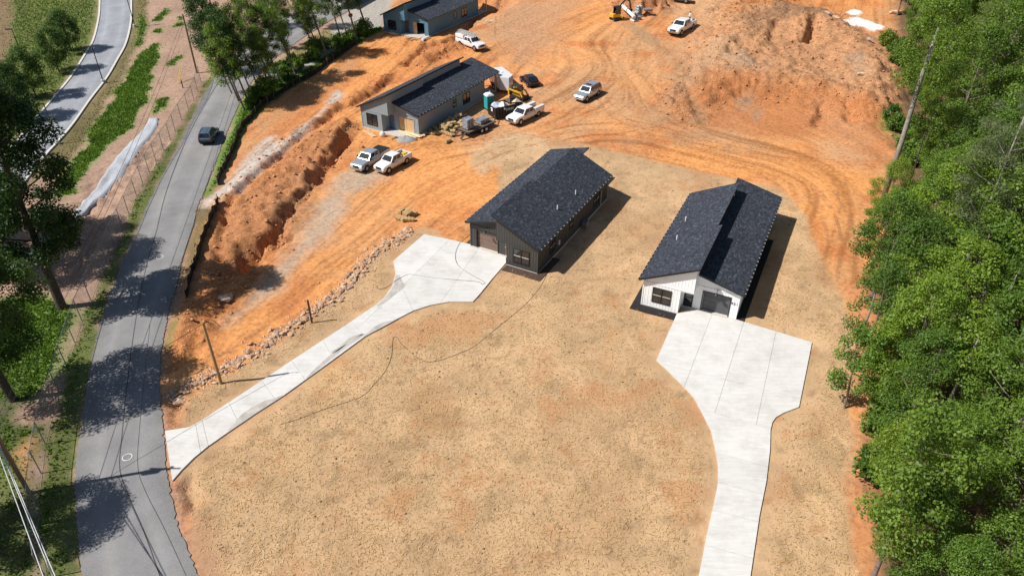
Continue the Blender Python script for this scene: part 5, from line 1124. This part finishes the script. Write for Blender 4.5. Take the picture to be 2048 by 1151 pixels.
cable([(1096, 543), (1085, 570), (1060, 600), (1000, 650), (950, 690), (900, 712), (860, 722), (835, 715), (805, 690), (793, 674), (786, 678), (783, 710), (772, 740), (750, 768), (720, 795), (660, 815), (600, 838), (560, 852)], 'long black cable snaking over the straw yard')
# street lamps along the service road
def street_lamp(px, py, h, label):
    root = empty('street_lamp', on(px, py), 0, label, 'street lamp', 'lamps along the service road'); MB().cyl((0, 0, -.2), (0, 0, .5), .3, 14).build('base', KERB, root)
    MB().tube([(0, 0, .4), (0, 0, h)], [.085, .06], 8).build('post', M('lamp_bronze', (.035, .032, .03), .5), root); MB().box(-1.05, .05, -.1, .1, h - .05, h + .1).build('lamp_head', M('lamp_bronze'), root)
for px, py, lb in ((270, 54, 'bronze street lamp at the far bend of the service road'), (207, 165, 'bronze street lamp in the dry grass across from a small tree'), (117, 287, 'bronze street lamp on the kerb half behind the large tree'), (50, 128, 'bronze street lamp on the lawn behind the small trees')): street_lamp(px, py, 5.6, lb)
# red sign, yellow guy guards
root = empty('road_sign', on(704, 56), .2, 'small red octagonal sign on a post before the light building', 'sign'); MB().cyl((0, 0, -.2), (0, 0, 2.6), .04, 8).build('post', GALV, root)
oc = [(.42 * math.cos(math.pi / 8 + k * math.pi / 4), .42 * math.sin(math.pi / 8 + k * math.pi / 4)) for k in range(8)]
b = MB(); b.add([(x, d, z + 2.3) for d in (-.07, -.045) for x, z in oc], [tuple(range(8)), tuple(range(8, 16))[::-1]] + [(i, (i + 1) % 8, 8 + (i + 1) % 8, 8 + i) for i in range(8)]); b.build('sign_face', M('sign_red', (.55, .02, .02), .5), root)
for px, py, qx, qy in ((355, 168, 361, 135), (358, 168, 364, 136)):
    a = on(px, py); c = GZ(qx, qy, a.z + 1.9); b = MB(); b.cyl((0, 0, 0), c - a, .05, 8); o = b.build('guy_guard', YEL, label='yellow guy wire guard leaning on the mulch bank', cat='guard', group='guy guards'); o.location = a
o = MB().box(-.06, .06, -.06, .06, -.2, 1.3).build('bank_post', CAT_D, label='short dark post on the mulch bank by the fence', cat='post'); o.location = on(366, 176)
# person in the truck bed
def person():
    base = T5.matrix_world @ Vector((-2.6, 0, .84)); me = bpy.data.meshes.new('person')
    J = [((0, 0, .95), .13), ((0, 0, 1.12), .135), ((0, 0, 1.32), .16), ((0, 0, 1.46), .085), ((0, 0, 1.54), .06), ((0, .01, 1.64), .10), ((0, .015, 1.74), .085),
         ((.20, 0, 1.42), .065), ((.27, .03, 1.16), .05), ((.24, .22, 1.02), .04), ((.23, .28, 1.0), .04), ((-.20, 0, 1.42), .065), ((-.28, .02, 1.16), .05), ((-.27, .1, .94), .04), ((-.27, .13, .87), .04),
         ((.10, 0, .88), .095), ((.11, .03, .48), .07), ((.11, -.01, .08), .05), ((.11, .13, .04), .045), ((-.10, 0, .88), .095), ((-.12, .02, .48), .07), ((-.13, -.02, .08), .05), ((-.13, .12, .04), .045)]
    E_ = [(0, 1), (1, 2), (2, 3), (3, 4), (4, 5), (5, 6), (3, 7), (7, 8), (8, 9), (9, 10), (3, 11), (11, 12), (12, 13), (13, 14), (0, 15), (15, 16), (16, 17), (17, 18), (0, 19), (19, 20), (20, 21), (21, 22)]
    me.from_pydata([j[0] for j in J], E_, []); o = link('person', me); md = o.modifiers.new('skin', 'SKIN')
    for i, (_, r) in enumerate(J): me.skin_vertices[0].data[i].radius = (r, r)
    me.skin_vertices[0].data[0].use_root = True; o.modifiers.new('sub', 'SUBSURF').levels = 2; o.modifiers['sub'].render_levels = 2
    m, t, bs = nodes('person_clothes'); tc = N(t, 'ShaderNodeTexCoord').outputs['Object']; sp = N(t, 'ShaderNodeSeparateXYZ'); t.links.new(tc, sp.inputs[0])
    mr = N(t, 'ShaderNodeMapRange'); mr.inputs[2].default_value = 2.0; mr.inputs[1].default_value = 0; t.links.new(sp.outputs['Z'], mr.inputs[0]); mr.inputs[2].default_value = 2.0; mr.inputs[4].default_value = 1.0
    r = N(t, 'ShaderNodeValToRGB'); r.color_ramp.interpolation = 'CONSTANT'; e = r.color_ramp.elements; e[0].color = (.03, .025, .02, 1)
    for p, c in ((.05, (.08, .10, .14, 1)), (.47, (.75, .75, .74, 1)), (.755, (.42, .25, .17, 1))): x = e.new(p); x.color = c
    e[-1].position = .87; e[-1].color = (.03, .02, .015, 1); t.links.new(mr.outputs[0], r.inputs[0]); t.links.new(r.outputs[0], bs.inputs['Base Color']); bs.inputs['Roughness'].default_value = .85; me.materials.append(m)
    o.location = base; o.rotation_euler = (0, 0, 2.2); tag(o, 'person in white shirt and dark trousers standing in a truck bed', 'person')
    b = MB(); b.tube([(0, .01, 1.70), (0, .005, 1.78), (0, 0, 1.84)], [.108, .10, .04], 12); h = b.build('cap', M('cap_dark', (.03, .03, .03), .8), o)
bpy.context.view_layer.update(); person()
# ================================================================ TREES
BARK = M('bark_grey', (.20, .165, .135), .9, var=.4, scale=3, bmp=.6); BARKL = M('bark_pale', (.30, .27, .24), .9, var=.35, scale=3, bmp=.5); BARKD = M('bark_dark', (.085, .065, .05), .9, var=.4, scale=3, bmp=.6)
L_MID = leaf_mat('leaf_mid', (.075, .135, .016), (.245, .355, .055)); L_LIGHT = leaf_mat('leaf_light', (.095, .165, .018), (.275, .40, .06)); L_DARK = leaf_mat('leaf_dark', (.028, .066, .012), (.105, .185, .034)); L_PINE = leaf_mat('needle', (.095, .12, .042), (.225, .255, .105), .2); L_SHRUB = leaf_mat('leaf_shrub', (.065, .125, .014), (.225, .325, .05))
def leaves(centres, radii, n, size, rng, up=.5, aspect=.62, squash=.8):
    k = rng.choice(len(centres), n, p=np.array(radii) ** 2 / np.sum(np.array(radii) ** 2))
    d = rng.normal(size=(n, 3)); d /= np.linalg.norm(d, axis=1)[:, None]; r = np.array(radii)[k] * (rng.random(n) ** .45)
    p = np.array(centres)[k] + d * r[:, None] * np.array([1, 1, squash])
    nr = d * .7 + rng.normal(size=(n, 3)) * .55; nr[:, 2] += up; nr /= np.linalg.norm(nr, axis=1)[:, None]
    t = np.cross(nr, rng.normal(size=(n, 3))); t /= np.linalg.norm(t, axis=1)[:, None] + 1e-9; s = np.cross(nr, t)
    L = size * rng.uniform(.6, 1.35, n)[:, None]; w = L * aspect
    V = np.stack([p - t * L / 2, p + s * w / 2 - nr * L * .12, p + t * L / 2, p - s * w / 2 - nr * L * .12], 1).reshape(-1, 3)
    F = np.arange(4 * n).reshape(n, 4); return V, F
def crown_pts(rng, h0, h1, rx, nb, br, shape='round'):
    C, R = [], []
    for i in range(nb):
        t = (i + rng.random()) / nb; z = h0 + (h1 - h0) * t
        env = {'round': math.sin(math.pi * min(1, .12 + t * .86)) ** .7, 'cone': (1 - t) ** .8 + .12, 'top': .35 + .65 * math.sin(math.pi * min(1, t * .9)), 'sparse': .3 + .7 * rng.random()}[shape]
        a = i * 2.39996 + rng.normal() * .4; q = rx * env * math.sqrt(rng.uniform(.25, 1)); C.append((q * math.cos(a), q * math.sin(a), z)); R.append(br * rng.uniform(.65, 1.25))
    return C, R
def tree_proto(seed, h, h0, rx, nb, br, nleaf, size, leafm, barkm, shape='round', tr=.2, lean=.3, pine=False):
    rng = np.random.default_rng(seed); C, R = crown_pts(rng, h0, h, rx, nb, br, shape)
    b = MB(); ax = []
    ph = rng.random() * 6.28
    for k in range(7): t = k / 6; ax.append((lean * t * t * math.cos(ph) + .12 * math.sin(3 * t + ph), lean * t * t * math.sin(ph), h * .93 * t))
    b.tube([(0, 0, -.6)] + ax, [tr * 1.35] + [tr * (1.1 - .95 * k / 6) for k in range(7)], 9)
    for i in range(0, nb, 1 if nb < 26 else 2):
        c = Vector(C[i]); z0 = max(h0 * .75, c.z - (.5 + .45 * math.hypot(c.x, c.y))); t = min(1, z0 / (h * .93)); k = min(5, int(t * 6)); f = t * 6 - k; st = Vector(ax[k]).lerp(Vector(ax[k + 1]), f)
        md = st.lerp(c, .5) + Vector((0, 0, -.15)); b.tube([st, md, c], [tr * .36 * (1.15 - t), tr * .22 * (1.15 - t) + .012, .012], 5, False)
    tm = b.mesh('trunk', barkm, True, fix=False); V, F = leaves(C, R, nleaf, size, rng, .35 if pine else .55, .16 if pine else .62, .55 if pine else .8); cm = np_mesh('crown', V, F, leafm)
    return tm, cm
PROTO = {}
def P_(name, *a, **k): PROTO[name] = tree_proto(*a, **k)
for k in range(3): P_('broad%d' % k, 300 + k, 15.5 + k, 5.0, 4.1, 78, 1.0, 20000, .19, L_MID, BARK, 'round', .2)
for k in range(2): P_('light%d' % k, 320 + k, 12.5 + k, 2.6, 3.7, 66, .92, 18500, .18, L_LIGHT, BARK, 'round', .16)
for k in range(2): P_('pine%d' % k, 340 + k, 19 + 2 * k, 9.5, 3.6, 50, 1.05, 22000, .27, L_PINE, BARKL, 'top', .2, pine=True)
for k in range(3): P_('slender%d' % k, 360 + k, 15 + 1.5 * k, 5.5, 2.6, 22, 1.15, 8200, .22, L_DARK if k == 1 else L_MID, BARK, 'round', .16, .9)
P_('big', 380, 23, 6.5, 5.0, 70, 1.45, 42000, .26, L_DARK, BARKD, 'round', .44, .5)
P_('bigb', 381, 19, 6.0, 6.2, 64, 1.7, 40000, .25, L_DARK, BARKD, 'round', .4, .5)
P_('small', 385, 6.8, 1.7, 2.5, 30, 1.0, 11000, .19, L_DARK, BARKD, 'round', .11)
P_('sapling', 386, 8.0, 2.5, 2.0, 18, .9, 5600, .19, L_LIGHT, BARK, 'round', .10, .8)
P_('saplingb', 387, 10.5, 3.5, 2.6, 22, .95, 7000, .19, L_MID, BARK, 'round', .12, 1.0)
def tree(kind, loc, sc, rz, label, group=None, name='tree', tilt=0.0):
    tm, cm = PROTO[kind]; root = empty(name, loc, rz, label, 'tree', group); root.scale = (sc, sc, sc * random.uniform(.94, 1.06)); root.rotation_mode = 'ZYX'; root.rotation_euler = (0, tilt, rz)
    link('trunk', tm, root); link('crown', cm, root); return root
random.seed(21)
# the wood on the right: rows of bases thinned to a minimum spacing
EDGE = GP([(1790, 1300), (1758, 1151), (1752, 1000), (1762, 900), (1748, 850), (1790, 740), (1765, 640), (1752, 560), (1800, 470), (1822, 380), (1838, 300), (1842, 200), (1815, 130), (1785, 60), (1785, -30), (1795, -80)])
EY = [p[1] for p in EDGE]; EX = [p[0] for p in EDGE]
o_ = np.argsort(EY); EY = np.array(EY)[o_]; EX = np.array(EX)[o_]
edge_x = lambda y: float(np.interp(y, EY, EX))
def visible(p, h):                                             # anything of the tree inside a generous frame
    for z in (0, h * .5, h):
        d = Vector(p) + Vector((0, 0, z)); zc = d.y * CP - (d.z - CAM_H) * SP; yc = -d.y * SP - (d.z - CAM_H) * CP
        if zc > 3 and abs(FPX * d.x / zc) < 1024 + 330 and abs(FPX * yc / zc) < 576 + 330: return True
    return False
HOLE = G(1975, 800); placed = []; LAB = {'broad': 'leafy broadleaf tree of the wood', 'light': 'bright low broadleaf tree of the wood', 'pine': 'grey-green pine of the wood'}
def try_tree(x, y, mind):
    for (a, c) in placed:
        if (a - x) ** 2 + (c - y) ** 2 < mind * mind: return False
    placed.append((x, y)); return True
for y0 in np.arange(17, 188, 1.1):
    for _ in range(14):
        y = y0 + random.random(); dx = random.random() ** 1.3 * 46; x = edge_x(y) + .8 + dx; md = 3.25 + .03 * max(0, y - 40) + dx * .03
        if len(placed) > 285 or not visible((x, y, 0), 15) or not try_tree(x, y, md): continue
        r = random.random()
        zone = (abs(y - 56) < 9 and dx > 2.5) or (y < 30 and dx > 2.5) or (abs(y - 95) < 14 and dx > 12)
        if (x - HOLE.x) ** 2 + (y - HOLE.y) ** 2 < 17: continue
        if dx < 4.5: kd = random.choice(('light0', 'light1', 'broad0', 'saplingb')) if y < 70 else random.choice(('broad0', 'broad1', 'light1', 'saplingb'))
        elif r < (.62 if zone else .32 if y > 75 else .10): kd = random.choice(('pine0', 'pine1'))
        elif r < .45: kd = random.choice(('light0', 'light1'))
        else: kd = random.choice(('broad0', 'broad1', 'broad2'))
        base = 'pine' if kd[:4] == 'pine' else ('broad' if kd[:5] == 'broad' else 'light')
        s = random.uniform(.72, 1.3) * (.82 if dx < 4 else 1) * (.8 if y < 42 else 1)
        tree(kd, (x, y, gz(x, y)), s, random.uniform(0, 6.28), LAB[base] + (' at its rim' if dx < 6 else ' well inside') + (', level with the narrow white drive' if y < 42 else ', level with the wide white apron' if y < 57 else ', across from the white house' if y < 78 else ', across from the orange track' if y < 105 else ', beside the dirt mounds'), 'trees of the wood beside the yards', {'pine': 'pine_tree', 'broad': 'broadleaf_tree', 'light': 'broadleaf_tree'}[base])
# single trunks standing at the edge of the wood
def bare_trunk(px, py, h, r, label, kd='pine0', sc=1.0, lean=0):
    root = empty('pine_tree', on(px, py), .4, label, 'tree'); b = MB(); b.tube([(0, 0, -.4), (.05, 0, h * .4), (0, .1, h * .75), (.1, .05, h)], [r * 1.2, r, r * .8, r * .35], 12); b.build('trunk', BARKL, root, smooth=True)
    rng = np.random.default_rng(px); k_ = 1.0 if r > .2 else .5; C, R = crown_pts(rng, h * .72, h + 2.5 * k_, 3.4 * k_, 24, 1.3 * k_, 'round'); V, F = leaves(C, R, 12000 if r > .2 else 2600, .2, rng); link('crown', np_mesh('crown', V, F, L_MID), root); return root
bare_trunk(1762, 410, 20.5, .27, 'tall bare-trunked pine rising at the wood edge behind the white house')
for px, py, k, s, lb in ((1688, 816, 'sapling', 1.0, 'slim leaning tree with bare lower trunk at the yard edge by the white drive'), (1722, 745, 'saplingb', .95, 'young bushy tree overhanging the straw yard'), (1765, 800, 'saplingb', .9, 'young tree with dark trunk on the orange strip'), (1742, 600, 'saplingb', 1.05, 'leafy young tree leaning out over the orange track'), (1752, 520, 'light0', .62, 'bushy green tree where the dirt track meets the wood'), (1760, 455, 'light1', .6, 'bushy green tree beneath the tall bare-trunked pine')): tree(k, on(px, py), s, random.uniform(0, 6), lb, None, 'young_tree')
bare_trunk(1932, 770, 12, .14, 'thin pale trunk in a dark gap of the wood'); bare_trunk(1985, 790, 12.5, .13, 'second thin pale trunk in the dark gap of the wood')
for q_, (a_, c_, h_, lb_) in enumerate(((1748, 705, 8.5, 'thin bare stem leaning over the straw beside the wide apron'), (1722, 672, 7.5, 'thinnest bare stem at the straw edge beside the wide apron'), (1772, 640, 9, 'thin bare stem just inside the wood across from the white house'), (1806, 402, 11, 'thin bare stem beside the tall bare-trunked pine'))): bare_trunk(a_, c_, h_, .09, lb_)
bare_trunk(1852, 905, 11, .12, 'thin pale stem rising from the bright wood edge trees')
tree('slender0', on(1742, 1165), .95, 2.0, 'slender grey trunk leaning at the lowest edge of the yard', None, 'slender_tree')
# trees west of the road
tree('big', on(126, 614), .95, .6, 'huge dark leafy tree with thick trunk inside the fence', None, 'broadleaf_tree')
tree('bigb', on(12, 545), .8, 1.9, 'large dark tree behind the huge tree by the gravel channel', None, 'broadleaf_tree'); tree('bigb', on(28, 800), .78, 3.3, 'large dark tree over the bright grass by the fence', None, 'broadleaf_tree')
tree('bigb', on(-85, 1075), .58, 5.2, 'dark tree shading the lowest stretch of road', None, 'broadleaf_tree'); tree('big', on(-120, 500), .9, 1.2, 'dark tree at the foot of the gravel channel', None, 'broadleaf_tree')
for px, py, s in ((118, 143, 1.0), (143, 103, 1.0), (72, 195, 1.0), (38, 240, 1.0)): tree('small', on(px, py), s * random.uniform(.95, 1.1), random.uniform(0, 6), 'small round tree in the row beside the service road', 'small trees along the service road', 'street_tree')
random.seed(4)
for i, (px, py, k, s) in enumerate(((495, 223, 'slender0', 1.0), (506, 216, 'slender1', 1.05), (517, 210, 'slender2', .9), (532, 199, 'slender1', .95), (558, 188, 'slender0', .8), (569, 174, 'slender1', .9), (600, 162, 'slender2', 1.05), (661, 119, 'slender0', 1.05), (720, 79, 'slender2', 1.15), (741, 66, 'slender1', 1.2), (470, 190, 'slender2', .7), (455, 95, 'slender1', .9), (640, 60, 'slender0', .8), (575, 100, 'slender1', .7), (545, 60, 'slender2', .8), (510, 40, 'slender1', .8), (485, 205, 'slender1', 1.1), (548, 178, 'slender2', 1.0), (590, 120, 'slender1', .9), (630, 95, 'slender0', .9), (590, 128, 'slender2', .95), (645, 112, 'slender1', .85), (690, 84, 'slender1', .95), (540, 150, 'slender0', .95), (465, 150, 'slender1', 1.0), (700, 72, 'slender0', .9))):
    tree(k, on(px - 6, py - 2), s * .86, random.uniform(0, 6.3), 'slender tree with bare lower trunk above the silt fence', 'slender trees along the road', 'slender_tree', -.2)
for px, py, k, s in ((560, -20, 'broad0', .8), (620, -25, 'broad1', .8), (500, -30, 'broad2', .8), (670, -28, 'broad0', .85), (440, -25, 'broad1', .7), (600, 10, 'light0', .6)): tree(k, on(px, py), s, random.uniform(0, 6), 'green tree in the row behind the parking lot', 'trees behind the parking lot', 'broadleaf_tree')
# shrubs
SH = []
for k in range(3):
    rng = np.random.default_rng(500 + k); C, R = crown_pts(rng, .2, 1.5, .9, 12, .5, 'round'); V, F = leaves(C, R, 1500, .2, rng); SH.append(np_mesh('foliage', V, F, L_SHRUB if k else L_MID))
stem = MB()
for k in range(6): a = k * 1.05; stem.tube([(0, 0, -.1), (.25 * math.cos(a), .25 * math.sin(a), .6), (.6 * math.cos(a), .6 * math.sin(a), 1.2)], [.03, .02, .008], 5)
stem_me = stem.mesh('stem', BARKD, fix=False)
def shrub(px, py, s, label, group):
    root = empty('shrub', on(px, py), random.uniform(0, 6), label, 'shrub', group); root.scale = (s, s, s * random.uniform(.8, 1.2)); link('stem', stem_me, root); link('foliage', random.choice(SH), root)
for k in range(16): t = k / 15; shrub(500 + 230 * t + random.uniform(-6, 6), 226 - 150 * t ** .95 + random.uniform(-10, 2) - 20 * math.sin(t * 3), random.uniform(.9, 1.7), 'low shrub among the slender trees behind the silt fence', 'shrubs behind the silt fence')
for k in range(60):
    y = random.uniform(20, 130); x = edge_x(y) + random.uniform(-1.2, 2.2); q = Vector((x, y, gz(x, y))); root = empty('shrub', q, random.uniform(0, 6), 'low green shrub along the wood edge' + (', by the white drive' if y < 55 else ', by the orange track' if y < 90 else ', by the dirt mounds'), 'shrub', 'shrubs along the wood'); s = random.uniform(.7, 1.7); root.scale = (s, s, s); link('stem', stem_me, root); link('foliage', random.choice(SH), root)
for px, py in ((1785, 258), (1776, 250), (1770, 95), (1785, 110), (1790, 130), (1805, 300)): shrub(px, py, 1.4, 'green shrub at the foot of the dirt mound', 'shrubs by the mound')
# kudzu and grass: uncountable
def tufts(name, mask, n, size, mat, seed, hgt_=.3, ylim=(15, 190)):
    rng = np.random.default_rng(seed); pr = (mask * (np.abs(X) < .70 * (Y * .82 + 26) + 4)).ravel(); pr = pr / pr.sum(); k = rng.choice(len(pr), n, p=pr)
    x = X.ravel()[k] + rng.uniform(-.15, .15, n); y = Y.ravel()[k] + rng.uniform(-.15, .15, n); z = Z.ravel()[k]; a = rng.random(n) * 6.28; t = np.stack([np.cos(a), np.sin(a), rng.normal(0, .25, n)], 1); u = np.stack([rng.normal(0, .45, n), rng.normal(0, .45, n), np.ones(n)], 1) * (hgt_ * rng.uniform(.5, 1.4, n))[:, None]
    p = np.stack([x, y, z], 1); w = t * (size * rng.uniform(.5, 1.3, n))[:, None]
    V = np.stack([p - w / 2, p + w / 2, p + w * .2 + u], 1).reshape(-1, 3); return tag(link(name, np_mesh(name, V, np.arange(3 * n).reshape(n, 3), mat)), kind='stuff')
GRASSM = leaf_mat('grass_blades', (.06, .09, .02), (.15, .20, .05), .2); DRYM = leaf_mat('dry_blades', (.15, .12, .05), (.28, .22, .11), .1)
green_amt = np.clip((colr[..., 1] - colr[..., 0]) * 12, 0, 1) * grass * (1 - hard)
tufts('ground_cover', green_amt, 52000, .22, L_SHRUB, 601, .26)['label'] = 'low green ground cover on banks and verges'
tufts('dry_grass', grass * (1 - green_amt) * (1 - hard), 22000, .16, DRYM, 602, .16)['label'] = 'short dry grass on the verges'
# straw strewn on the yards
rng = np.random.default_rng(77); n = 46000; pr = (straw * (1 - hard) * (np.abs(X) < .70 * (Y * .82 + 26) + 3) * np.clip(1.4 - Y / 75, .1, 1)).ravel(); pr /= pr.sum(); k = rng.choice(len(pr), n, p=pr)
p = np.stack([X.ravel()[k] + rng.uniform(-.15, .15, n), Y.ravel()[k] + rng.uniform(-.15, .15, n), Z.ravel()[k] + rng.uniform(.02, .07, n)], 1); a = rng.random(n) * 6.28
t = np.stack([np.cos(a), np.sin(a), rng.normal(0, .22, n)], 1) * rng.uniform(.05, .13, n)[:, None]; s = np.stack([-np.sin(a), np.cos(a), rng.normal(0, .4, n)], 1) * .014
V = np.stack([p - t - s, p + t - s, p + t + s, p - t + s], 1).reshape(-1, 3)
STR = leaf_mat('straw_stalk', (.38, .25, .13), (.62, .46, .27), .1)
o = link('loose_straw', np_mesh('loose_straw', V, np.arange(4 * n).reshape(n, 4), STR)); tag(o, 'loose straw scattered over the yards', kind='stuff')
# clods on the dug soil and dark lumps put in for dents in the straw
def clods(name, w, n, r0, r1, mat, seed, label, dz=0.0):
    rng = np.random.default_rng(seed); pr = w.ravel(); pr = pr / pr.sum(); k = rng.choice(len(pr), n, p=pr); bm = bmesh.new(); bmesh.ops.create_icosphere(bm, subdivisions=1, radius=1); base = np.array([v.co[:] for v in bm.verts]); fc = np.array([[v.index for v in f.verts] for f in bm.faces]); bm.free()
    r = r0 + (r1 - r0) * rng.random(n) ** 3; V = base[None] * rng.uniform(.65, 1.25, (n, len(base), 1)) * r[:, None, None] * np.array([1.2, 1, .7]); V += np.stack([X.ravel()[k] + rng.uniform(-.15, .15, n), Y.ravel()[k] + rng.uniform(-.15, .15, n), Z.ravel()[k] + r * .3 + dz], 1)[:, None, :]
    F = (fc[None] + (np.arange(n) * len(base))[:, None, None]).reshape(-1, 3); return tag(link(name, np_mesh(name, V.reshape(-1, 3), F, mat)), label, kind='stuff')
CLOD = M('red_clod', (.46, .215, .10), .95, var=.45, scale=.7); CLODT = M('tan_clod', (.50, .31, .17), .95, var=.4, scale=.7)
site = (1 - hard) * (1 - straw) * (1 - wst) * (1 - wood) * (np.abs(X) < .7 * (Y * .82 + 26))
clods('dirt_clods', site * np.clip(rough - .25, 0, 1) ** 1.2, 2600, .04, .24, CLOD, 701, 'red dirt clods on the spoil banks'); clods('loose_lumps', site * (.05 + rough), 1500, .03, .14, CLODT, 702, 'tan lumps of soil over the site')
clods('straw_lumps', straw * (1 - hard) * (np.abs(X) < .7 * (Y * .82 + 26)), 1100, .03, .10, M('straw_lump', (.27, .165, .085), .95, var=.4, scale=.7), 703, 'small dark lumps standing in for dents in the straw')


# ================================================================ WHEEL TRACKS PRESSED INTO THE DIRT
def track_mat():
    m, t, b = nodes('tread_print'); out = t.nodes['Material Output']; uv = N(t, 'ShaderNodeUVMap').outputs['UV']; tc = N(t, 'ShaderNodeTexCoord').outputs['Object']
    wv = N(t, 'ShaderNodeTexWave'); wv.bands_direction = 'X'; wv.inputs['Scale'].default_value = .62; wv.inputs['Distortion'].default_value = 1.2; t.links.new(uv, wv.inputs[0])
    c = ramp(t, wv.outputs['Fac'], [(.3, (.40, .19, .08)), (.6, (.62, .32, .135))]); t.links.new(c, b.inputs['Base Color']); b.inputs['Roughness'].default_value = .95; bump(t, b, wv.outputs['Fac'], .8, .05)
    tr = N(t, 'ShaderNodeBsdfTransparent'); ms = N(t, 'ShaderNodeMixShader'); t.links.new(ramp(t, noise(t, tc, .35, 5, .75), [(.44, 0), (.64, .5)]), ms.inputs[0]); t.links.new(tr.outputs[0], ms.inputs[1]); t.links.new(b.outputs[0], ms.inputs[2]); t.links.new(ms.outputs[0], out.inputs[0]); return m
TREAD = track_mat()
for P, w, g in (([(1330, 95), (1260, 150), (1180, 215), (1100, 270), (1000, 300), (900, 350)], .3, 1.7), ([(1400, 240), (1300, 262), (1180, 278), (1070, 268), (980, 280)], .3, 1.7), ([(1690, 560), (1692, 460), (1650, 380), (1560, 322), (1440, 292), (1320, 268)], .4, 1.5), ([(1660, 545), (1668, 470), (1630, 396), (1540, 338), (1430, 310)], .4, 1.5),
                ([(820, 335), (740, 405), (660, 490), (560, 590), (440, 690)], .3, 1.7), ([(870, 355), (790, 430), (700, 512), (600, 610), (480, 700), (370, 762)], .35, 1.6), ([(840, 400), (760, 470), (680, 545), (580, 632), (470, 712)], .35, 1.6), ([(1160, 30), (1060, 72), (985, 118)], .3, 1.7), ([(1290, 95), (1180, 120), (1080, 185)], .3, 1.7), ([(1200, 232), (1280, 182), (1335, 120), (1390, 60)], .3, 1.7),
                ([(650, 208), (560, 282), (480, 352), (415, 400)], .35, 1.7), ([(710, 150), (610, 232), (520, 310)], .35, 1.7), ([(1130, 150), (1010, 90), (1000, 30)], .3, 1.7), ([(930, 300), (850, 320), (780, 380), (700, 450)], .3, 1.7), ([(1240, 60), (1200, 150), (1230, 230), (1330, 262)], .4, 1.4), ([(1500, 300), (1600, 315), (1670, 350), (1700, 430)], .4, 1.4)):
    c = [Vector(p) for p in line(P, 14)]
    V = []; F = []; UV = []
    for s in (-g / 2, g / 2):
        u = 0
        for i, p in enumerate(c):
            d = (c[min(i + 1, len(c) - 1)] - c[max(i - 1, 0)]).normalized(); n = Vector((-d.y, d.x)); q = p + n * s; k = len(V)
            if i: u += (p - c[i - 1]).length
            for e in (-w / 2, w / 2):
                r = q + n * e; V.append((r.x, r.y, gz(r.x, r.y) + .045)); UV.append((u, e))
            if i: F.append((k - 2, k - 1, k + 1, k))
    me = np_mesh('tyre_track', np.array(V), np.array(F), TREAD); uv = me.uv_layers.new(name='UVMap')
    li = np.zeros(len(me.loops), np.int32); me.loops.foreach_get('vertex_index', li); uv.data.foreach_set('uv', np.array(UV, np.float32)[li].ravel())
    tag(link('tyre_track', me), kind='structure')
